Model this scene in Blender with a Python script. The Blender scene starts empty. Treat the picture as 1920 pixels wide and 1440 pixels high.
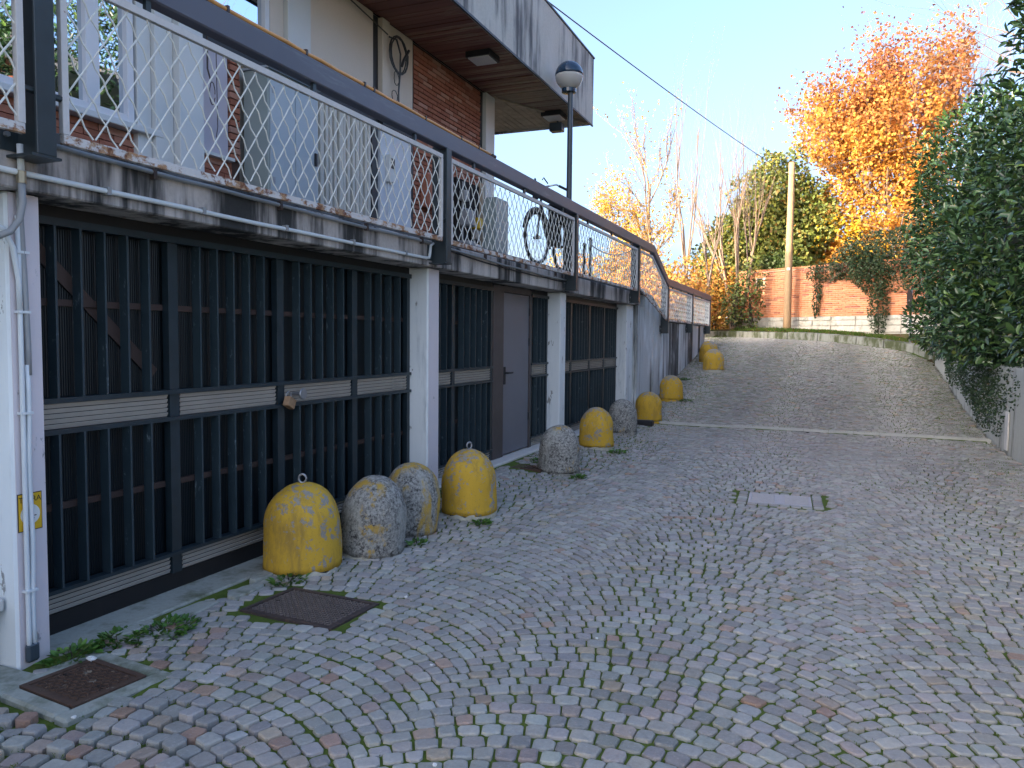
import bpy, bmesh, math, random
import numpy as np
from mathutils import Vector, Matrix, noise

sc = bpy.context.scene
COL = sc.collection
R = random.Random(7)

# ------------------------------------------------------------------ camera
F, CX, CY = 1442.0, 960.0, 720.0
EYE = np.array([0.0, 0.0, 1.6])
def cam_axes(vx=1556.0, vy=640.0, roll=0.010):
    d = np.array([(vx-CX)/F, (vy-CY)/F, 1.0]); d /= np.linalg.norm(d)
    u = np.array([roll, -1.0, 0.0]); u[2] = -(u[0]*d[0]+u[1]*d[1])/d[2]; u /= np.linalg.norm(u)
    return np.array([np.cross(d, u), d, u])
CM = cam_axes()
cam = bpy.data.cameras.new('camera'); cam.sensor_width = 36.0; cam.lens = F/1920*36
cam.clip_start = 0.05; cam.clip_end = 2000
camo = bpy.data.objects.new('camera', cam); COL.objects.link(camo)
_r, _u, _b = CM@np.array([1, 0, 0.]), CM@np.array([0, -1., 0]), -(CM@np.array([0, 0, 1.]))
camo.matrix_world = Matrix(((_r[0], _u[0], _b[0], EYE[0]), (_r[1], _u[1], _b[1], EYE[1]), (_r[2], _u[2], _b[2], EYE[2]), (0, 0, 0, 1)))
sc.camera = camo

# ------------------------------------------------------------------ sky, sun, exposure
SUN_EL, SUN_AZ = math.radians(12), math.radians(216.87)
W = bpy.data.worlds.new("World"); sc.world = W; W.use_nodes = True
wn = W.node_tree; bg = wn.nodes['Background']
sky = wn.nodes.new('ShaderNodeTexSky'); sky.sky_type = 'NISHITA'; sky.sun_disc = False
sky.sun_elevation = SUN_EL; sky.sun_rotation = SUN_AZ
sky.air_density = 0.6; sky.dust_density = 7.0; sky.ozone_density = 1.7; sky.altitude = 100
bg.inputs[1].default_value = 0.14
# thin cloud bank low over the whole horizon
tc = wn.nodes.new('ShaderNodeTexCoord')
sep = wn.nodes.new('ShaderNodeSeparateXYZ'); wn.links.new(tc.outputs['Generated'], sep.inputs[0])
mp = wn.nodes.new('ShaderNodeMapping'); mp.inputs['Scale'].default_value = (1.6, 1.6, 5.0); mp.inputs['Location'].default_value = (0.35, 0.1, 0.0)
wn.links.new(tc.outputs['Generated'], mp.inputs[0])
nz = wn.nodes.new('ShaderNodeTexNoise'); nz.inputs['Scale'].default_value = 1.7; nz.inputs['Detail'].default_value = 5; nz.inputs['Roughness'].default_value = 0.5
wn.links.new(mp.outputs[0], nz.inputs[0])
el = wn.nodes.new('ShaderNodeMapRange'); el.inputs[1].default_value = 0.0; el.inputs[2].default_value = 0.24; el.inputs[3].default_value = 1.0; el.inputs[4].default_value = 0.0
wn.links.new(sep.outputs[2], el.inputs[0])
ad = wn.nodes.new('ShaderNodeMath'); ad.operation = 'ADD'; wn.links.new(el.outputs[0], ad.inputs[0]); wn.links.new(nz.outputs[0], ad.inputs[1])
cr = wn.nodes.new('ShaderNodeMapRange'); cr.inputs[1].default_value = 1.0; cr.inputs[2].default_value = 1.45; cr.interpolation_type = 'SMOOTHSTEP'
wn.links.new(ad.outputs[0], cr.inputs[0])
mx = wn.nodes.new('ShaderNodeMix'); mx.data_type = 'RGBA'
wn.links.new(cr.outputs[0], mx.inputs[0]); wn.links.new(sky.outputs[0], mx.inputs[6])
mx.inputs[7].default_value = (2.3, 2.3, 2.35, 1)
wn.links.new(mx.outputs[2], bg.inputs[0])

sun = bpy.data.lights.new('sun', 'SUN'); sun.energy = 2.0; sun.angle = math.radians(0.5); sun.color = (1.0, 0.80, 0.56)
suno = bpy.data.objects.new('sun', sun); COL.objects.link(suno)
sd = Vector((math.sin(SUN_AZ)*math.cos(SUN_EL), math.cos(SUN_AZ)*math.cos(SUN_EL), math.sin(SUN_EL)))
suno.rotation_euler = sd.to_track_quat('Z', 'Y').to_euler()
sc.view_settings.view_transform = 'Standard'; sc.view_settings.look = 'None'; sc.view_settings.gamma = 1
sc.view_settings.use_curve_mapping = False
sc.view_settings.exposure = 2.75

# ------------------------------------------------------------------ helpers
ROOT = {}
def thing(name, label, cat, loc=(0, 0, 0), group=None):
    o = bpy.data.objects.new(name, None); COL.objects.link(o); o.location = loc; o.empty_display_size = 0.1
    o['label'] = label; o['category'] = cat
    if group: o['group'] = group
    ROOT[o.name] = Vector(loc); return o
def tag(o, label, cat, group=None):
    o['label'] = label; o['category'] = cat
    if group: o['group'] = group
    return o
def structure(o): o['kind'] = 'structure'; return o
def stuff(o): o['kind'] = 'stuff'; return o
def off(parent): return ROOT.get(parent.name, Vector((0, 0, 0))) if parent else Vector((0, 0, 0))
def link(name, me, parent=None):
    o = bpy.data.objects.new(name, me); COL.objects.link(o)
    if parent: o.parent = parent; ROOT[o.name] = off(parent)
    else: ROOT[o.name] = Vector((0, 0, 0))
    return o

class MB:
    def __init__(s): s.v = []; s.f = []; s.c = []
    def add(s, vs, fs, col=None):
        n = len(s.v); s.v += [tuple(p) for p in vs]; s.f += [tuple(i+n for i in f) for f in fs]
        if col is not None: s.c += [col]*len(vs)
        return s
    def box(s, x0, x1, y0, y1, z0, z1, col=None):
        return s.add([(x0,y0,z0),(x1,y0,z0),(x1,y1,z0),(x0,y1,z0),(x0,y0,z1),(x1,y0,z1),(x1,y1,z1),(x0,y1,z1)],
                     [(0,3,2,1),(4,5,6,7),(0,1,5,4),(1,2,6,5),(2,3,7,6),(3,0,4,7)], col)
    def obox(s, c, ax, ay, az, col=None):
        c, ax, ay, az = Vector(c), Vector(ax), Vector(ay), Vector(az)
        vs = [c+ax*i+ay*j+az*k for k in (-1, 1) for i, j in ((-1,-1),(1,-1),(1,1),(-1,1))]
        return s.add(vs, [(0,3,2,1),(4,5,6,7),(0,1,5,4),(1,2,6,5),(2,3,7,6),(3,0,4,7)], col)
    def bar(s, p, q, w, h, up=(0, 0, 1)):
        p, q = Vector(p), Vector(q); d = (q-p); L = d.length/2; d.normalize()
        sd_ = d.cross(Vector(up))
        if sd_.length < 1e-4: sd_ = d.cross(Vector((1, 0, 0)))
        sd_.normalize(); u_ = sd_.cross(d)
        return s.obox((p+q)/2, d*L, sd_*w/2, u_*h/2)
    def tube(s, pts, r, n=8, caps=True, closed=False, col=None):
        pts = [Vector(p) for p in pts]; m = len(pts)
        rs = r if isinstance(r, (list, tuple)) else [r]*m
        vs = []; fs = []; ref = None
        for i, p in enumerate(pts):
            a = pts[i-1] if (i > 0 or closed) else p
            b = pts[(i+1) % m] if (i < m-1 or closed) else p
            d = (b-a)
            if d.length < 1e-9: d = Vector((0, 0, 1))
            d.normalize()
            if ref is None:
                ref = Vector((0, 0, 1)) if abs(d.z) < .9 else Vector((1, 0, 0))
            x = (ref-d*ref.dot(d))
            if x.length < 1e-6: x = Vector((1, 0, 0)).cross(d)
            x.normalize(); ref = x; y = d.cross(x)
            for k in range(n):
                t = 2*math.pi*k/n; vs.append(p+(x*math.cos(t)+y*math.sin(t))*rs[i])
        for i in range(m if closed else m-1):
            j = (i+1) % m
            for k in range(n):
                k2 = (k+1) % n; fs.append((i*n+k, i*n+k2, j*n+k2, j*n+k))
        if caps and not closed:
            fs.append(tuple(range(n-1, -1, -1))); fs.append(tuple((m-1)*n+k for k in range(n)))
        return s.add(vs, fs, col)
    def lathe(s, c, prof, n=24, rot=None, ragged=0, rng=None):
        c = Vector(c); vs = []; fs = []
        for i, (r, z) in enumerate(prof):
            for k in range(n):
                t = 2*math.pi*k/n
                p = Vector((r*math.cos(t), r*math.sin(t), z))
                if ragged and rng: p *= 1+rng.uniform(-ragged, ragged)
                if rot: p = rot@p
                vs.append(c+p)
        for i in range(len(prof)-1):
            for k in range(n):
                k2 = (k+1) % n; fs.append((i*n+k, i*n+k2, (i+1)*n+k2, (i+1)*n+k))
        fs.append(tuple(range(n-1, -1, -1))); fs.append(tuple((len(prof)-1)*n+k for k in range(n)))
        return s.add(vs, fs)
    def prism(s, poly, axis, a0, a1):
        # polygon of 2-D points extruded along axis ('x': points are (y,z); 'y': (x,z); 'z': (x,y))
        def P(p, a): return {'x': (a, p[0], p[1]), 'y': (p[0], a, p[1]), 'z': (p[0], p[1], a)}[axis]
        n = len(poly); vs = [P(p, a0) for p in poly]+[P(p, a1) for p in poly]
        fs = [tuple(range(n-1, -1, -1)), tuple(range(n, 2*n))]+[(i, (i+1) % n, n+(i+1) % n, n+i) for i in range(n)]
        return s.add(vs, fs)
    def mesh(s, name, mat, o=Vector((0, 0, 0)), smooth=False, bevel=0, fix=False):
        me = bpy.data.meshes.new(name)
        me.from_pydata([(p[0]-o[0], p[1]-o[1], p[2]-o[2]) for p in s.v], [], s.f)
        if bevel or fix:
            bm = bmesh.new(); bm.from_mesh(me)
            if fix: bmesh.ops.recalc_face_normals(bm, faces=bm.faces)
            if bevel: bmesh.ops.bevel(bm, geom=[e for e in bm.edges if e.calc_face_angle(0) > .6], offset=bevel, segments=1, affect='EDGES', clamp_overlap=True)
            bm.to_mesh(me); bm.free()
        if s.c and len(s.c) == len(me.vertices):
            at = me.color_attributes.new('Col', 'FLOAT_COLOR', 'POINT')
            at.data.foreach_set('color', np.array([(c[0], c[1], c[2], 1) for c in s.c], np.float32).ravel())
        if smooth: me.polygons.foreach_set('use_smooth', [True]*len(me.polygons))
        me.materials.append(mat); me.update(); return me
    def build(s, name, mat, parent=None, **k):
        return link(name, s.mesh(name, mat, off(parent), **k), parent)

def text(name, body, mat, parent, origin, right, up, size):
    cu = bpy.data.curves.new(name, 'FONT'); cu.body = body; cu.size = size; cu.extrude = 0.0006; cu.align_x = 'CENTER'
    t = bpy.data.objects.new('tmp', cu); COL.objects.link(t)
    bpy.context.view_layer.update()
    me = bpy.data.meshes.new_from_object(t.evaluated_get(bpy.context.evaluated_depsgraph_get()))
    bpy.data.objects.remove(t)
    r, u = Vector(right).normalized(), Vector(up).normalized(); n = r.cross(u)
    o = off(parent)
    M4 = Matrix((( r[0], u[0], n[0], origin[0]-o[0]), (r[1], u[1], n[1], origin[1]-o[1]), (r[2], u[2], n[2], origin[2]-o[2]), (0, 0, 0, 1)))
    me.transform(M4); me.materials.clear(); me.materials.append(mat); me.name = name
    return link(name, me, parent)

# ------------------------------------------------------------------ materials
class NM:
    def __init__(s, name, rough=.7, spec=.4, metal=0):
        s.m = bpy.data.materials.new(name); s.m.use_nodes = True; s.nt = s.m.node_tree
        s.b = s.nt.nodes['Principled BSDF']
        s.b.inputs['Roughness'].default_value = rough; s.b.inputs['Metallic'].default_value = metal
        s.b.inputs['Specular IOR Level'].default_value = spec
        g = s.nt.nodes.new('ShaderNodeNewGeometry'); s.pos = g.outputs['Position']; s.geo = g
    def put(s, sock, val):
        if isinstance(val, bpy.types.NodeSocket): s.nt.links.new(val, sock)
        else:
            if sock.type == 'RGBA' and len(val) == 3: val = (*val, 1)
            sock.default_value = val
    def map(s, sc_=(1, 1, 1), loc=(0, 0, 0), rot=(0, 0, 0), vec=None):
        n = s.nt.nodes.new('ShaderNodeMapping'); s.put(n.inputs[0], vec or s.pos)
        n.inputs['Scale'].default_value = sc_; n.inputs['Location'].default_value = loc; n.inputs['Rotation'].default_value = rot
        return n.outputs[0]
    def noise(s, scale, detail=4, rough=.55, vec=None, dist=0):
        n = s.nt.nodes.new('ShaderNodeTexNoise'); s.put(n.inputs['Vector'], vec or s.pos)
        n.inputs['Scale'].default_value = scale; n.inputs['Detail'].default_value = detail; n.inputs['Roughness'].default_value = rough
        n.inputs['Distortion'].default_value = dist
        return n.outputs['Fac']
    def vor(s, scale, vec=None):
        n = s.nt.nodes.new('ShaderNodeTexVoronoi'); s.put(n.inputs['Vector'], vec or s.pos); n.inputs['Scale'].default_value = scale
        return n.outputs['Distance']
    def step(s, fac, lo, hi, a=0.0, b=1.0):
        n = s.nt.nodes.new('ShaderNodeMapRange'); n.interpolation_type = 'SMOOTHSTEP'; s.put(n.inputs[0], fac)
        n.inputs[1].default_value = lo; n.inputs[2].default_value = hi; n.inputs[3].default_value = a; n.inputs[4].default_value = b
        return n.outputs[0]
    def math(s, op, a, b=0.0):
        n = s.nt.nodes.new('ShaderNodeMath'); n.operation = op; s.put(n.inputs[0], a); s.put(n.inputs[1], b); return n.outputs[0]
    def mix(s, fac, a, b, mode='MIX'):
        n = s.nt.nodes.new('ShaderNodeMix'); n.data_type = 'RGBA'; n.blend_type = mode
        s.put(n.inputs[0], fac); s.put(n.inputs[6], a); s.put(n.inputs[7], b); return n.outputs[2]
    def col(s, c): s.put(s.b.inputs['Base Color'], c); return s
    def rgh(s, c): s.put(s.b.inputs['Roughness'], c); return s
    def attr(s, name='Col'):
        n = s.nt.nodes.new('ShaderNodeAttribute'); n.attribute_name = name; return n.outputs['Color']
    def rnd(s):
        a = s.nt.nodes.new('ShaderNodeObjectInfo').outputs['Random']
        return s.math('FRACT', s.math('ADD', a, s.geo.outputs['Random Per Island']))
    def sepz(s):
        n = s.nt.nodes.new('ShaderNodeSeparateXYZ'); s.put(n.inputs[0], s.pos); return n.outputs
    def bump(s, h, strength=.4, dist=.01):
        n = s.nt.nodes.new('ShaderNodeBump'); n.inputs['Strength'].default_value = strength; n.inputs['Distance'].default_value = dist
        s.put(n.inputs['Height'], h); s.nt.links.new(n.outputs[0], s.b.inputs['Normal']); return s

def plain(name, c, rough=.6, spec=.4, metal=0, var=.18, scale=14, bump=0):
    k = NM(name, rough, spec, metal)
    f = k.noise(scale, 5, .6)
    k.col(k.mix(f, tuple(x*(1-var) for x in c), tuple(min(1, x*(1+var)) for x in c)))
    if bump: k.bump(k.noise(scale*6, 3), bump, .004)
    return k.m

def streaky(name, base, dark, amt=(.45, .62), light=None, vert=.28, scale=2.2, rough=.85, fine=.25):
    k = NM(name, rough, .25)
    s1 = k.noise(scale*2.2, 5, .65, k.map((1, 1, vert*.45)))
    s2 = k.noise(scale*.6, 4, .55, k.map((1, 1, .6), (3, 1, 2)))
    st = k.step(k.math('ADD', k.math('MULTIPLY', s1, .62), k.math('MULTIPLY', s2, .38)), amt[0], amt[1])
    f = k.noise(38, 4, .7)
    c = k.mix(f, tuple(x*(1-fine) for x in base), tuple(min(1, x*(1+fine)) for x in base))
    if light: c = k.mix(k.step(k.noise(scale*1.3, 4, .6, k.map((1, 1, .5), (9, 4, 1))), .5, .66), c, light)
    c = k.mix(st, c, k.mix(f, tuple(x*.7 for x in dark), tuple(x*1.3 for x in dark)))
    k.col(c); k.bump(k.noise(60, 5, .7), .35, .004)
    return k.m

def flaky_paint(name, paint, under, amt=(.60, .64), rough=.6, streak=None):
    k = NM(name, rough, .35)
    f = k.noise(9, 6, .7, k.map((1, 1, .45)))
    chip = k.step(f, amt[0], amt[1])
    tone = k.noise(2.3, 4, .6, k.map((1, 1, .3), (2, 2, 2)))
    c = k.mix(tone, tuple(x*.80 for x in paint), tuple(min(1, x*1.10) for x in paint))
    if streak: c = k.mix(k.step(k.noise(7, 5, .7, k.map((1, 1, .12), (5, 0, 0))), .52, .72), c, streak)
    c = k.mix(chip, c, under)
    k.col(c); k.bump(k.math('ADD', k.math('MULTIPLY', chip, -.6), k.math('MULTIPLY', k.noise(45, 4, .6), .7)), .5, .004)
    return k.m

M = {}
M['beam'] = streaky('weathered beam concrete', (.50, .455, .43), (.045, .045, .045), (.435, .59), light=(.62, .57, .54), vert=.25)
M['slab'] = streaky('grimy slab edge concrete', (.13, .135, .14), (.035, .037, .04), (.42, .62), vert=.7)
M['fascia'] = streaky('roof fascia concrete', (.52, .50, .455), (.12, .12, .125), (.47, .62), light=(.56, .54, .50), vert=.30, scale=1.6)
M['retwall'] = streaky('stained wall render', (.52, .55, .56), (.10, .10, .095), (.465, .60), light=(.66, .70, .72), vert=.15, scale=1.5)
M['lowwall'] = streaky('mossy wall concrete', (.43, .43, .39), (.07, .07, .055), (.50, .64), light=(.46, .47, .44), vert=.35, scale=1.5)
M['kerb'] = streaky('old kerb concrete', (.27, .27, .235), (.075, .085, .04), (.42, .58), vert=.8)
M['apron'] = streaky('cracked apron concrete', (.33, .34, .30), (.14, .15, .10), (.46, .66), vert=1, scale=3)
M['sillstone'] = plain('pale sill stone', (.58, .56, .53), .7, var=.2, scale=9, bump=.2)
M['whitepaint'] = flaky_paint('white pillar paint', (.79, .83, .84), (.30, .30, .29), (.615, .65), streak=(.50, .55, .58))
M['lavender'] = flaky_paint('lavender pillar paint', (.66, .60, .62), (.34, .32, .32), (.625, .66))
M['grille'] = plain('dark green iron', (.017, .030, .038), .42, .5, var=.45, scale=9)
k = NM('scratched grille bar', .42, .5)
k.col(k.mix(k.step(k.noise(26, 5, .75, k.map((1, 1, .4))), .60, .72), k.mix(k.noise(6), (.020, .036, .046), (.038, .060, .072)), (.17, .22, .24))); M['bar'] = k.m
M['brownrail'] = plain('brown iron rail', (.058, .036, .030), .55, var=.3)
M['louvre'] = plain('beige louvre slat', (.40, .365, .32), .5, var=.16, scale=5)
k = NM('ribbed dark pane', .35, .3)
k.col(k.mix(k.noise(1.6, 3), (.003, .007, .010), (.007, .012, .015)))
wv = k.nt.nodes.new('ShaderNodeTexWave'); wv.bands_direction = 'Y'; wv.inputs['Scale'].default_value = 22; k.put(wv.inputs['Vector'], k.pos)
k.bump(wv.outputs['Fac'], .5, .004); M['pane'] = k.m
M['black'] = plain('black kick plate', (.012, .012, .013), .5, var=.4)
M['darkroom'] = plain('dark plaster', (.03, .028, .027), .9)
M['doorgrey'] = plain('dull grey steel door', (.150, .155, .180), .45, .4, var=.12, scale=3)
M['doorframe'] = plain('brown door post', (.075, .062, .06), .55, var=.3, scale=6)
M['post'] = plain('dark teal rail post', (.028, .040, .047), .38, .5, var=.4, scale=8)
k = NM('slate handrail', .42, .45)
k.col(k.mix(k.step(k.noise(5, 5, .7, k.map((1, .25, 2))), .56, .74), k.mix(k.noise(2), (.088, .088, .112), (.118, .116, .145)), (.17, .17, .19))); M['handrail'] = k.m
def rusty(name, amt):
    k = NM(name, .6, .35)
    r = k.step(k.noise(7, 6, .72, k.map((1, 1, 1.6))), amt[0], amt[1])
    c = k.mix(k.noise(24, 4), (.54, .51, .485), (.68, .65, .63))
    c = k.mix(r, c, k.mix(k.step(k.noise(18, 4, .7), .42, .6), (.40, .23, .12), (.16, .055, .025)))
    k.col(c); k.bump(r, .3, .003); return k.m
M['rustframe'] = rusty('rusted white flat bar', (.465, .555))
M['frame'] = rusty('white flat bar', (.64, .70))
M['wire'] = plain('cream painted wire', (.75, .745, .69), .5, var=.12, scale=6)
M['orange'] = plain('orange plastic pipe', (.62, .30, .09), .45, var=.25, scale=5)
M['clip'] = plain('dark clip', (.07, .05, .045), .5)
M['pipewhite'] = plain('white conduit', (.66, .70, .72), .4, var=.12, scale=4)
M['pipegrey'] = plain('grey conduit', (.30, .31, .32), .5, var=.25, scale=5)
M['brass'] = plain('brass fitting', (.36, .31, .22), .4, metal=.6)
def brickmat(name, a, b, c3, rough=.85):
    k = NM(name, rough, .2); r = k.rnd()
    c = k.mix(k.step(r, .1, .75), a, b); c = k.mix(k.step(r, .80, .86), c, c3)
    c = k.mix(k.noise(30, 4, .7), c, (0, 0, 0), 'MIX') if False else k.mix(k.math('MULTIPLY', k.step(k.noise(14, 5, .7), .45, .75), .35), c, tuple(min(1, x*1.9+.05) for x in a))
    k.col(c); k.bump(k.noise(80, 4, .7), .4, .003); return k.m
M['brick'] = brickmat('dark red facing brick', (.30, .115, .075), (.38, .155, .10), (.44, .24, .18))
M['mortar'] = plain('recessed dark mortar', (.085, .05, .042), .95)
M['farbrick'] = brickmat('orange garden wall brick', (.56, .21, .10), (.68, .29, .15), (.33, .11, .07))
M['farmortar'] = plain('pale mortar', (.66, .52, .42), .95, var=.2)
M['plinth'] = streaky('rough plinth stone', (.50, .475, .42), (.27, .26, .21), (.46, .66), light=(.60, .575, .52), vert=1.4, scale=2.6)
M['cream'] = streaky('cream facade panel', (.68, .60, .52), (.48, .41, .36), (.56, .8), vert=.3, rough=.6, fine=.04)
M['pilaster'] = plain('white facade metal', (.64, .655, .65), .5, var=.07, scale=2)
M['lavpanel'] = plain('lavender blind panel', (.55, .51, .58), .6, var=.05, scale=2)
M['winframe'] = plain('white window frame', (.72, .72, .75), .4, var=.04, scale=3)
k = NM('reflective glass', .015, .5, 1.0); k.col((.60, .66, .72)); M['glass'] = k.m
M['cabinet'] = plain('grey blue cabinet steel', (.36, .42, .47), .42, .4, var=.08, scale=2)
M['cabinetside'] = plain('grey green cabinet steel', (.30, .36, .36), .42, .4, var=.10, scale=2)
M['shutter'] = plain('cream shutter steel', (.55, .53, .48), .45, var=.10, scale=3)
M['doorblue'] = plain('pale blue door', (.58, .63, .70), .45, var=.04, scale=2)
M['darkstrip'] = plain('dark facade strip', (.025, .028, .033), .5)
k = NM('soffit plank wood', .6, .35); r = k.rnd(); p = k.sepz()
wx = k.step(p[1], 7.4, 12.5, -.10, .12)
ex = k.step(p[0], -5.0, -3.9, -.04, .04)
g = k.noise(7, 6, .72, k.map((.25, 5, 1)))
w = k.step(k.math('ADD', k.math('ADD', g, k.math('ADD', wx, ex)), k.math('MULTIPLY', k.math('SUBTRACT', r, .5), .22)), .46, .62)
c = k.mix(r, (.165, .068, .052), (.25, .11, .08)); k.col(k.mix(w, c, k.mix(k.noise(11, 4), (.20, .14, .10), (.40, .31, .22))))
k.bump(g, .3, .004); M['plank'] = k.m
M['plank2'] = plain('weathered soffit wood', (.42, .33, .24), .7, var=.55, scale=7)
M['gap'] = plain('dark void', (.012, .010, .010), .9)
M['rooftop'] = plain('roof felt', (.10, .10, .10), .9)
M['plaster'] = plain('pale house render', (.50, .46, .40), .85)
M['darkmetal'] = plain('dark blue grey metal', (.045, .062, .078), .4, .5, var=.15)
k = NM('navy lamp cap', .18, .6); k.col((.012, .035, .07)); M['lampcap'] = k.m
k = NM('clear lamp bowl', .03, .5); k.b.inputs['Transmission Weight'].default_value = .55; k.b.inputs['IOR'].default_value = 1.10; k.col((.80, .79, .76)); M['bowl'] = k.m
M['black2'] = plain('black rubber', (.018, .018, .02), .6)
M['bikeframe'] = plain('dark bicycle paint', (.03, .032, .036), .3, .5)
M['chrome'] = plain('dull chrome', (.42, .43, .44), .25, metal=.9)
# bollards
def bollard_mat(name, kind, seed):
    k = NM(name, .85, .2)
    v = k.map((1, 1, 1), (seed*3.1, seed*1.7, seed*.9))
    vs = k.map((1, 1, .3), (seed*2.3, seed, seed))
    n1 = k.noise(9, 7, .72, v); n2 = k.noise(55, 5, .75, v); n3 = k.noise(4.2, 5, .65, vs); n4 = k.noise(24, 6, .7, v, .6)
    grey = k.mix(n2, (.17, .15, .125), (.44, .40, .335))
    nrm = k.nt.nodes.new('ShaderNodeSeparateXYZ'); k.put(nrm.inputs[0], k.geo.outputs['Normal'])
    topd = k.step(nrm.outputs[2], .25, .95, 0.0, .075 if seed in (6, 8, 9, 10, 11) else (.045 if seed == 4 else .02))
    if kind == 'y':
        yel = k.mix(n3, (.50, .295, .030), (.66, .415, .055)); yel = k.mix(k.math('MULTIPLY', k.step(k.noise(8, 6, .75, vs), .46, .68), .75), yel, (.30, .19, .055)); yel = k.mix(k.math('MULTIPLY', k.step(k.noise(70, 3, .8, v), .60, .70), .6), yel, (.22, .15, .06))
        chip = k.step(k.math('ADD', k.math('ADD', k.math('MULTIPLY', n1, .35), k.math('MULTIPLY', n4, .40)), k.math('ADD', k.math('MULTIPLY', n3, .25), topd)), .535, .56)
        c = k.mix(chip, yel, grey); k.col(c)
        k.bump(k.math('SUBTRACT', k.math('MULTIPLY', n2, .5), k.math('MULTIPLY', chip, .5)), .5, .006)
    else:
        sp = k.step(k.noise(46, 5, .8, v), .44, .58); sp2 = k.step(k.noise(17, 6, .75, v, .8), .44, .6)
        lich = k.mix(sp, (.055, .053, .050), (.34, .335, .31))
        c = k.mix(sp2, k.mix(sp, (.22, .215, .20), (.40, .39, .355)), lich); c = k.mix(k.math('MULTIPLY', k.step(k.noise(6, 5, .7, vs), .48, .66), .7), c, k.mix(n2, (.30, .30, .27), (.50, .50, .45)))
        y = k.step(n3, .57 if kind == 'g' else (.50 if kind == 'm' else .44), .66 if kind != 'l' else .56)
        c = k.mix(k.math('MULTIPLY', y, k.step(n1, .47, .56) if kind != 'l' else k.step(n1, .38, .50)), c, (.50, .32, .06)); k.col(c)
        k.bump(k.math('ADD', k.noise(46, 5, .8, v), n4), .8, .010)
    return k.m
M['chipbase'] = plain('chipped pale concrete', (.46, .44, .36), .9, var=.4, scale=30)
M['galv'] = plain('galvanised steel', (.32, .33, .35), .45, metal=.7, var=.25, scale=30)
# ground
k = NM('porphyry sett', .52, .38); a = k.attr()
c = k.mix(k.noise(48, 6, .7), a, k.mix(.5, a, (0, 0, 0), 'MIX')); c = k.mix(k.math('MULTIPLY', k.step(k.noise(90, 4, .7), .55, .75), .35), c, (.62, .62, .62))
c = k.mix(k.math('MULTIPLY', k.step(k.noise(.9, 5, .6), .50, .72), .25), c, (.26, .255, .235)); c = k.mix(k.step(k.noise(.45, 4, .6, k.map((1, .35, 1), (7, 2, 0))), .40, .62, 0, .30), c, k.mix(.5, c, (.62, .60, .56))); k.col(c)
k.rgh(k.step(k.noise(30, 4), .3, .7, .46, .72)); k.bump(k.noise(60, 6, .72), .5, .006); M['sett'] = k.m
k = NM('mossy joint soil', .95, .15); n = k.noise(1.3, 5, .62); n2 = k.noise(30, 5, .7); p = k.sepz()
side = k.math('MAXIMUM', k.step(p[0], -.9, -3.0), k.step(p[0], .9, 2.2)); far = k.step(p[1], 5, 11, 0.0, -.10)
mo = k.step(k.math('ADD', k.math('ADD', n, far), k.math('MULTIPLY', side, .14)), .30, .44)
k.col(k.mix(mo, k.mix(n2, (.026, .022, .019), (.060, .052, .042)), k.mix(n2, (.055, .088, .016), (.150, .205, .042)))); k.bump(n2, .9, .02); M['joint'] = k.m
k = NM('leafy soil', .95, .1); n2 = k.noise(14, 6, .7); n = k.noise(.6, 4)
k.col(k.mix(k.step(n, .42, .58), k.mix(n2, (.07, .05, .03), (.16, .11, .06)), k.mix(n2, (.05, .075, .02), (.10, .13, .035)))); k.bump(n2, .8, .05); M['soil'] = k.m
k = NM('cast iron cover', .55, .45); n = k.noise(22, 5, .7)
k.col(k.mix(k.step(n, .45, .68), (.055, .042, .042), (.115, .075, .058))); M['iron'] = k.m
M['worntread'] = plain('worn iron tread', (.15, .125, .115), .4, .5, var=.5, scale=16)
k = NM('rusted iron cover', .7, .3); n = k.noise(14, 6, .75)
k.col(k.mix(k.step(n, .58, .70), k.mix(k.noise(40), (.055, .036, .028), (.12, .07, .048)), (.36, .32, .25))); M['ironrust'] = k.m
M['grategrey'] = plain('worn steel grating', (.42, .41, .43), .5, .4, metal=0, var=.2, scale=30)
M['drainedge'] = plain('pale drain edge', (.44, .44, .42), .6, var=.2, scale=6)
# plants
def leafmat(name, rough=.45, spec=.4, trans=.25):
    k = NM(name, rough, spec); a = k.attr(); k.col(a)
    if trans:
        t = k.nt.nodes.new('ShaderNodeBsdfTranslucent'); k.nt.links.new(k.mix(.5, a, (1, 1, .6), 'MULTIPLY'), t.inputs[0])
        m_ = k.nt.nodes.new('ShaderNodeMixShader'); m_.inputs[0].default_value = trans
        out = k.nt.nodes['Material Output']
        k.nt.links.new(k.b.outputs[0], m_.inputs[1]); k.nt.links.new(t.outputs[0], m_.inputs[2]); k.nt.links.new(m_.outputs[0], out.inputs[0])
    return k.m
M['laurel'] = leafmat('glossy laurel leaf', .24, .55, .10)
M['leaf'] = leafmat('autumn leaf', .6, .3, .35)
M['greenleaf'] = leafmat('green leaf', .5, .4, .25)
M['grassblade'] = leafmat('grass blade', .6, .3, .3)
M['bark'] = plain('grey brown bark', (.17, .125, .095), .9, var=.4, scale=18, bump=.4)
M['twig'] = plain('pale twig bark', (.26, .19, .14), .85, var=.35, scale=9)
M['darkbark'] = plain('dark bark', (.06, .05, .04), .9, var=.3, scale=14)
M['polewood'] = plain('utility pole wood', (.36, .235, .13), .8, var=.25, scale=7)
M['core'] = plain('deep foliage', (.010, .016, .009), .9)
M['signyellow'] = plain('yellow enamel', (.66, .40, .02), .4, var=.12, scale=20)
M['signwhite'] = plain('white enamel', (.72, .72, .70), .4, var=.08)
M['signblack'] = plain('black print', (.02, .02, .022), .5)
M['padlock'] = plain('rusty brass lock', (.33, .20, .11), .6, var=.5, scale=40)

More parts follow.
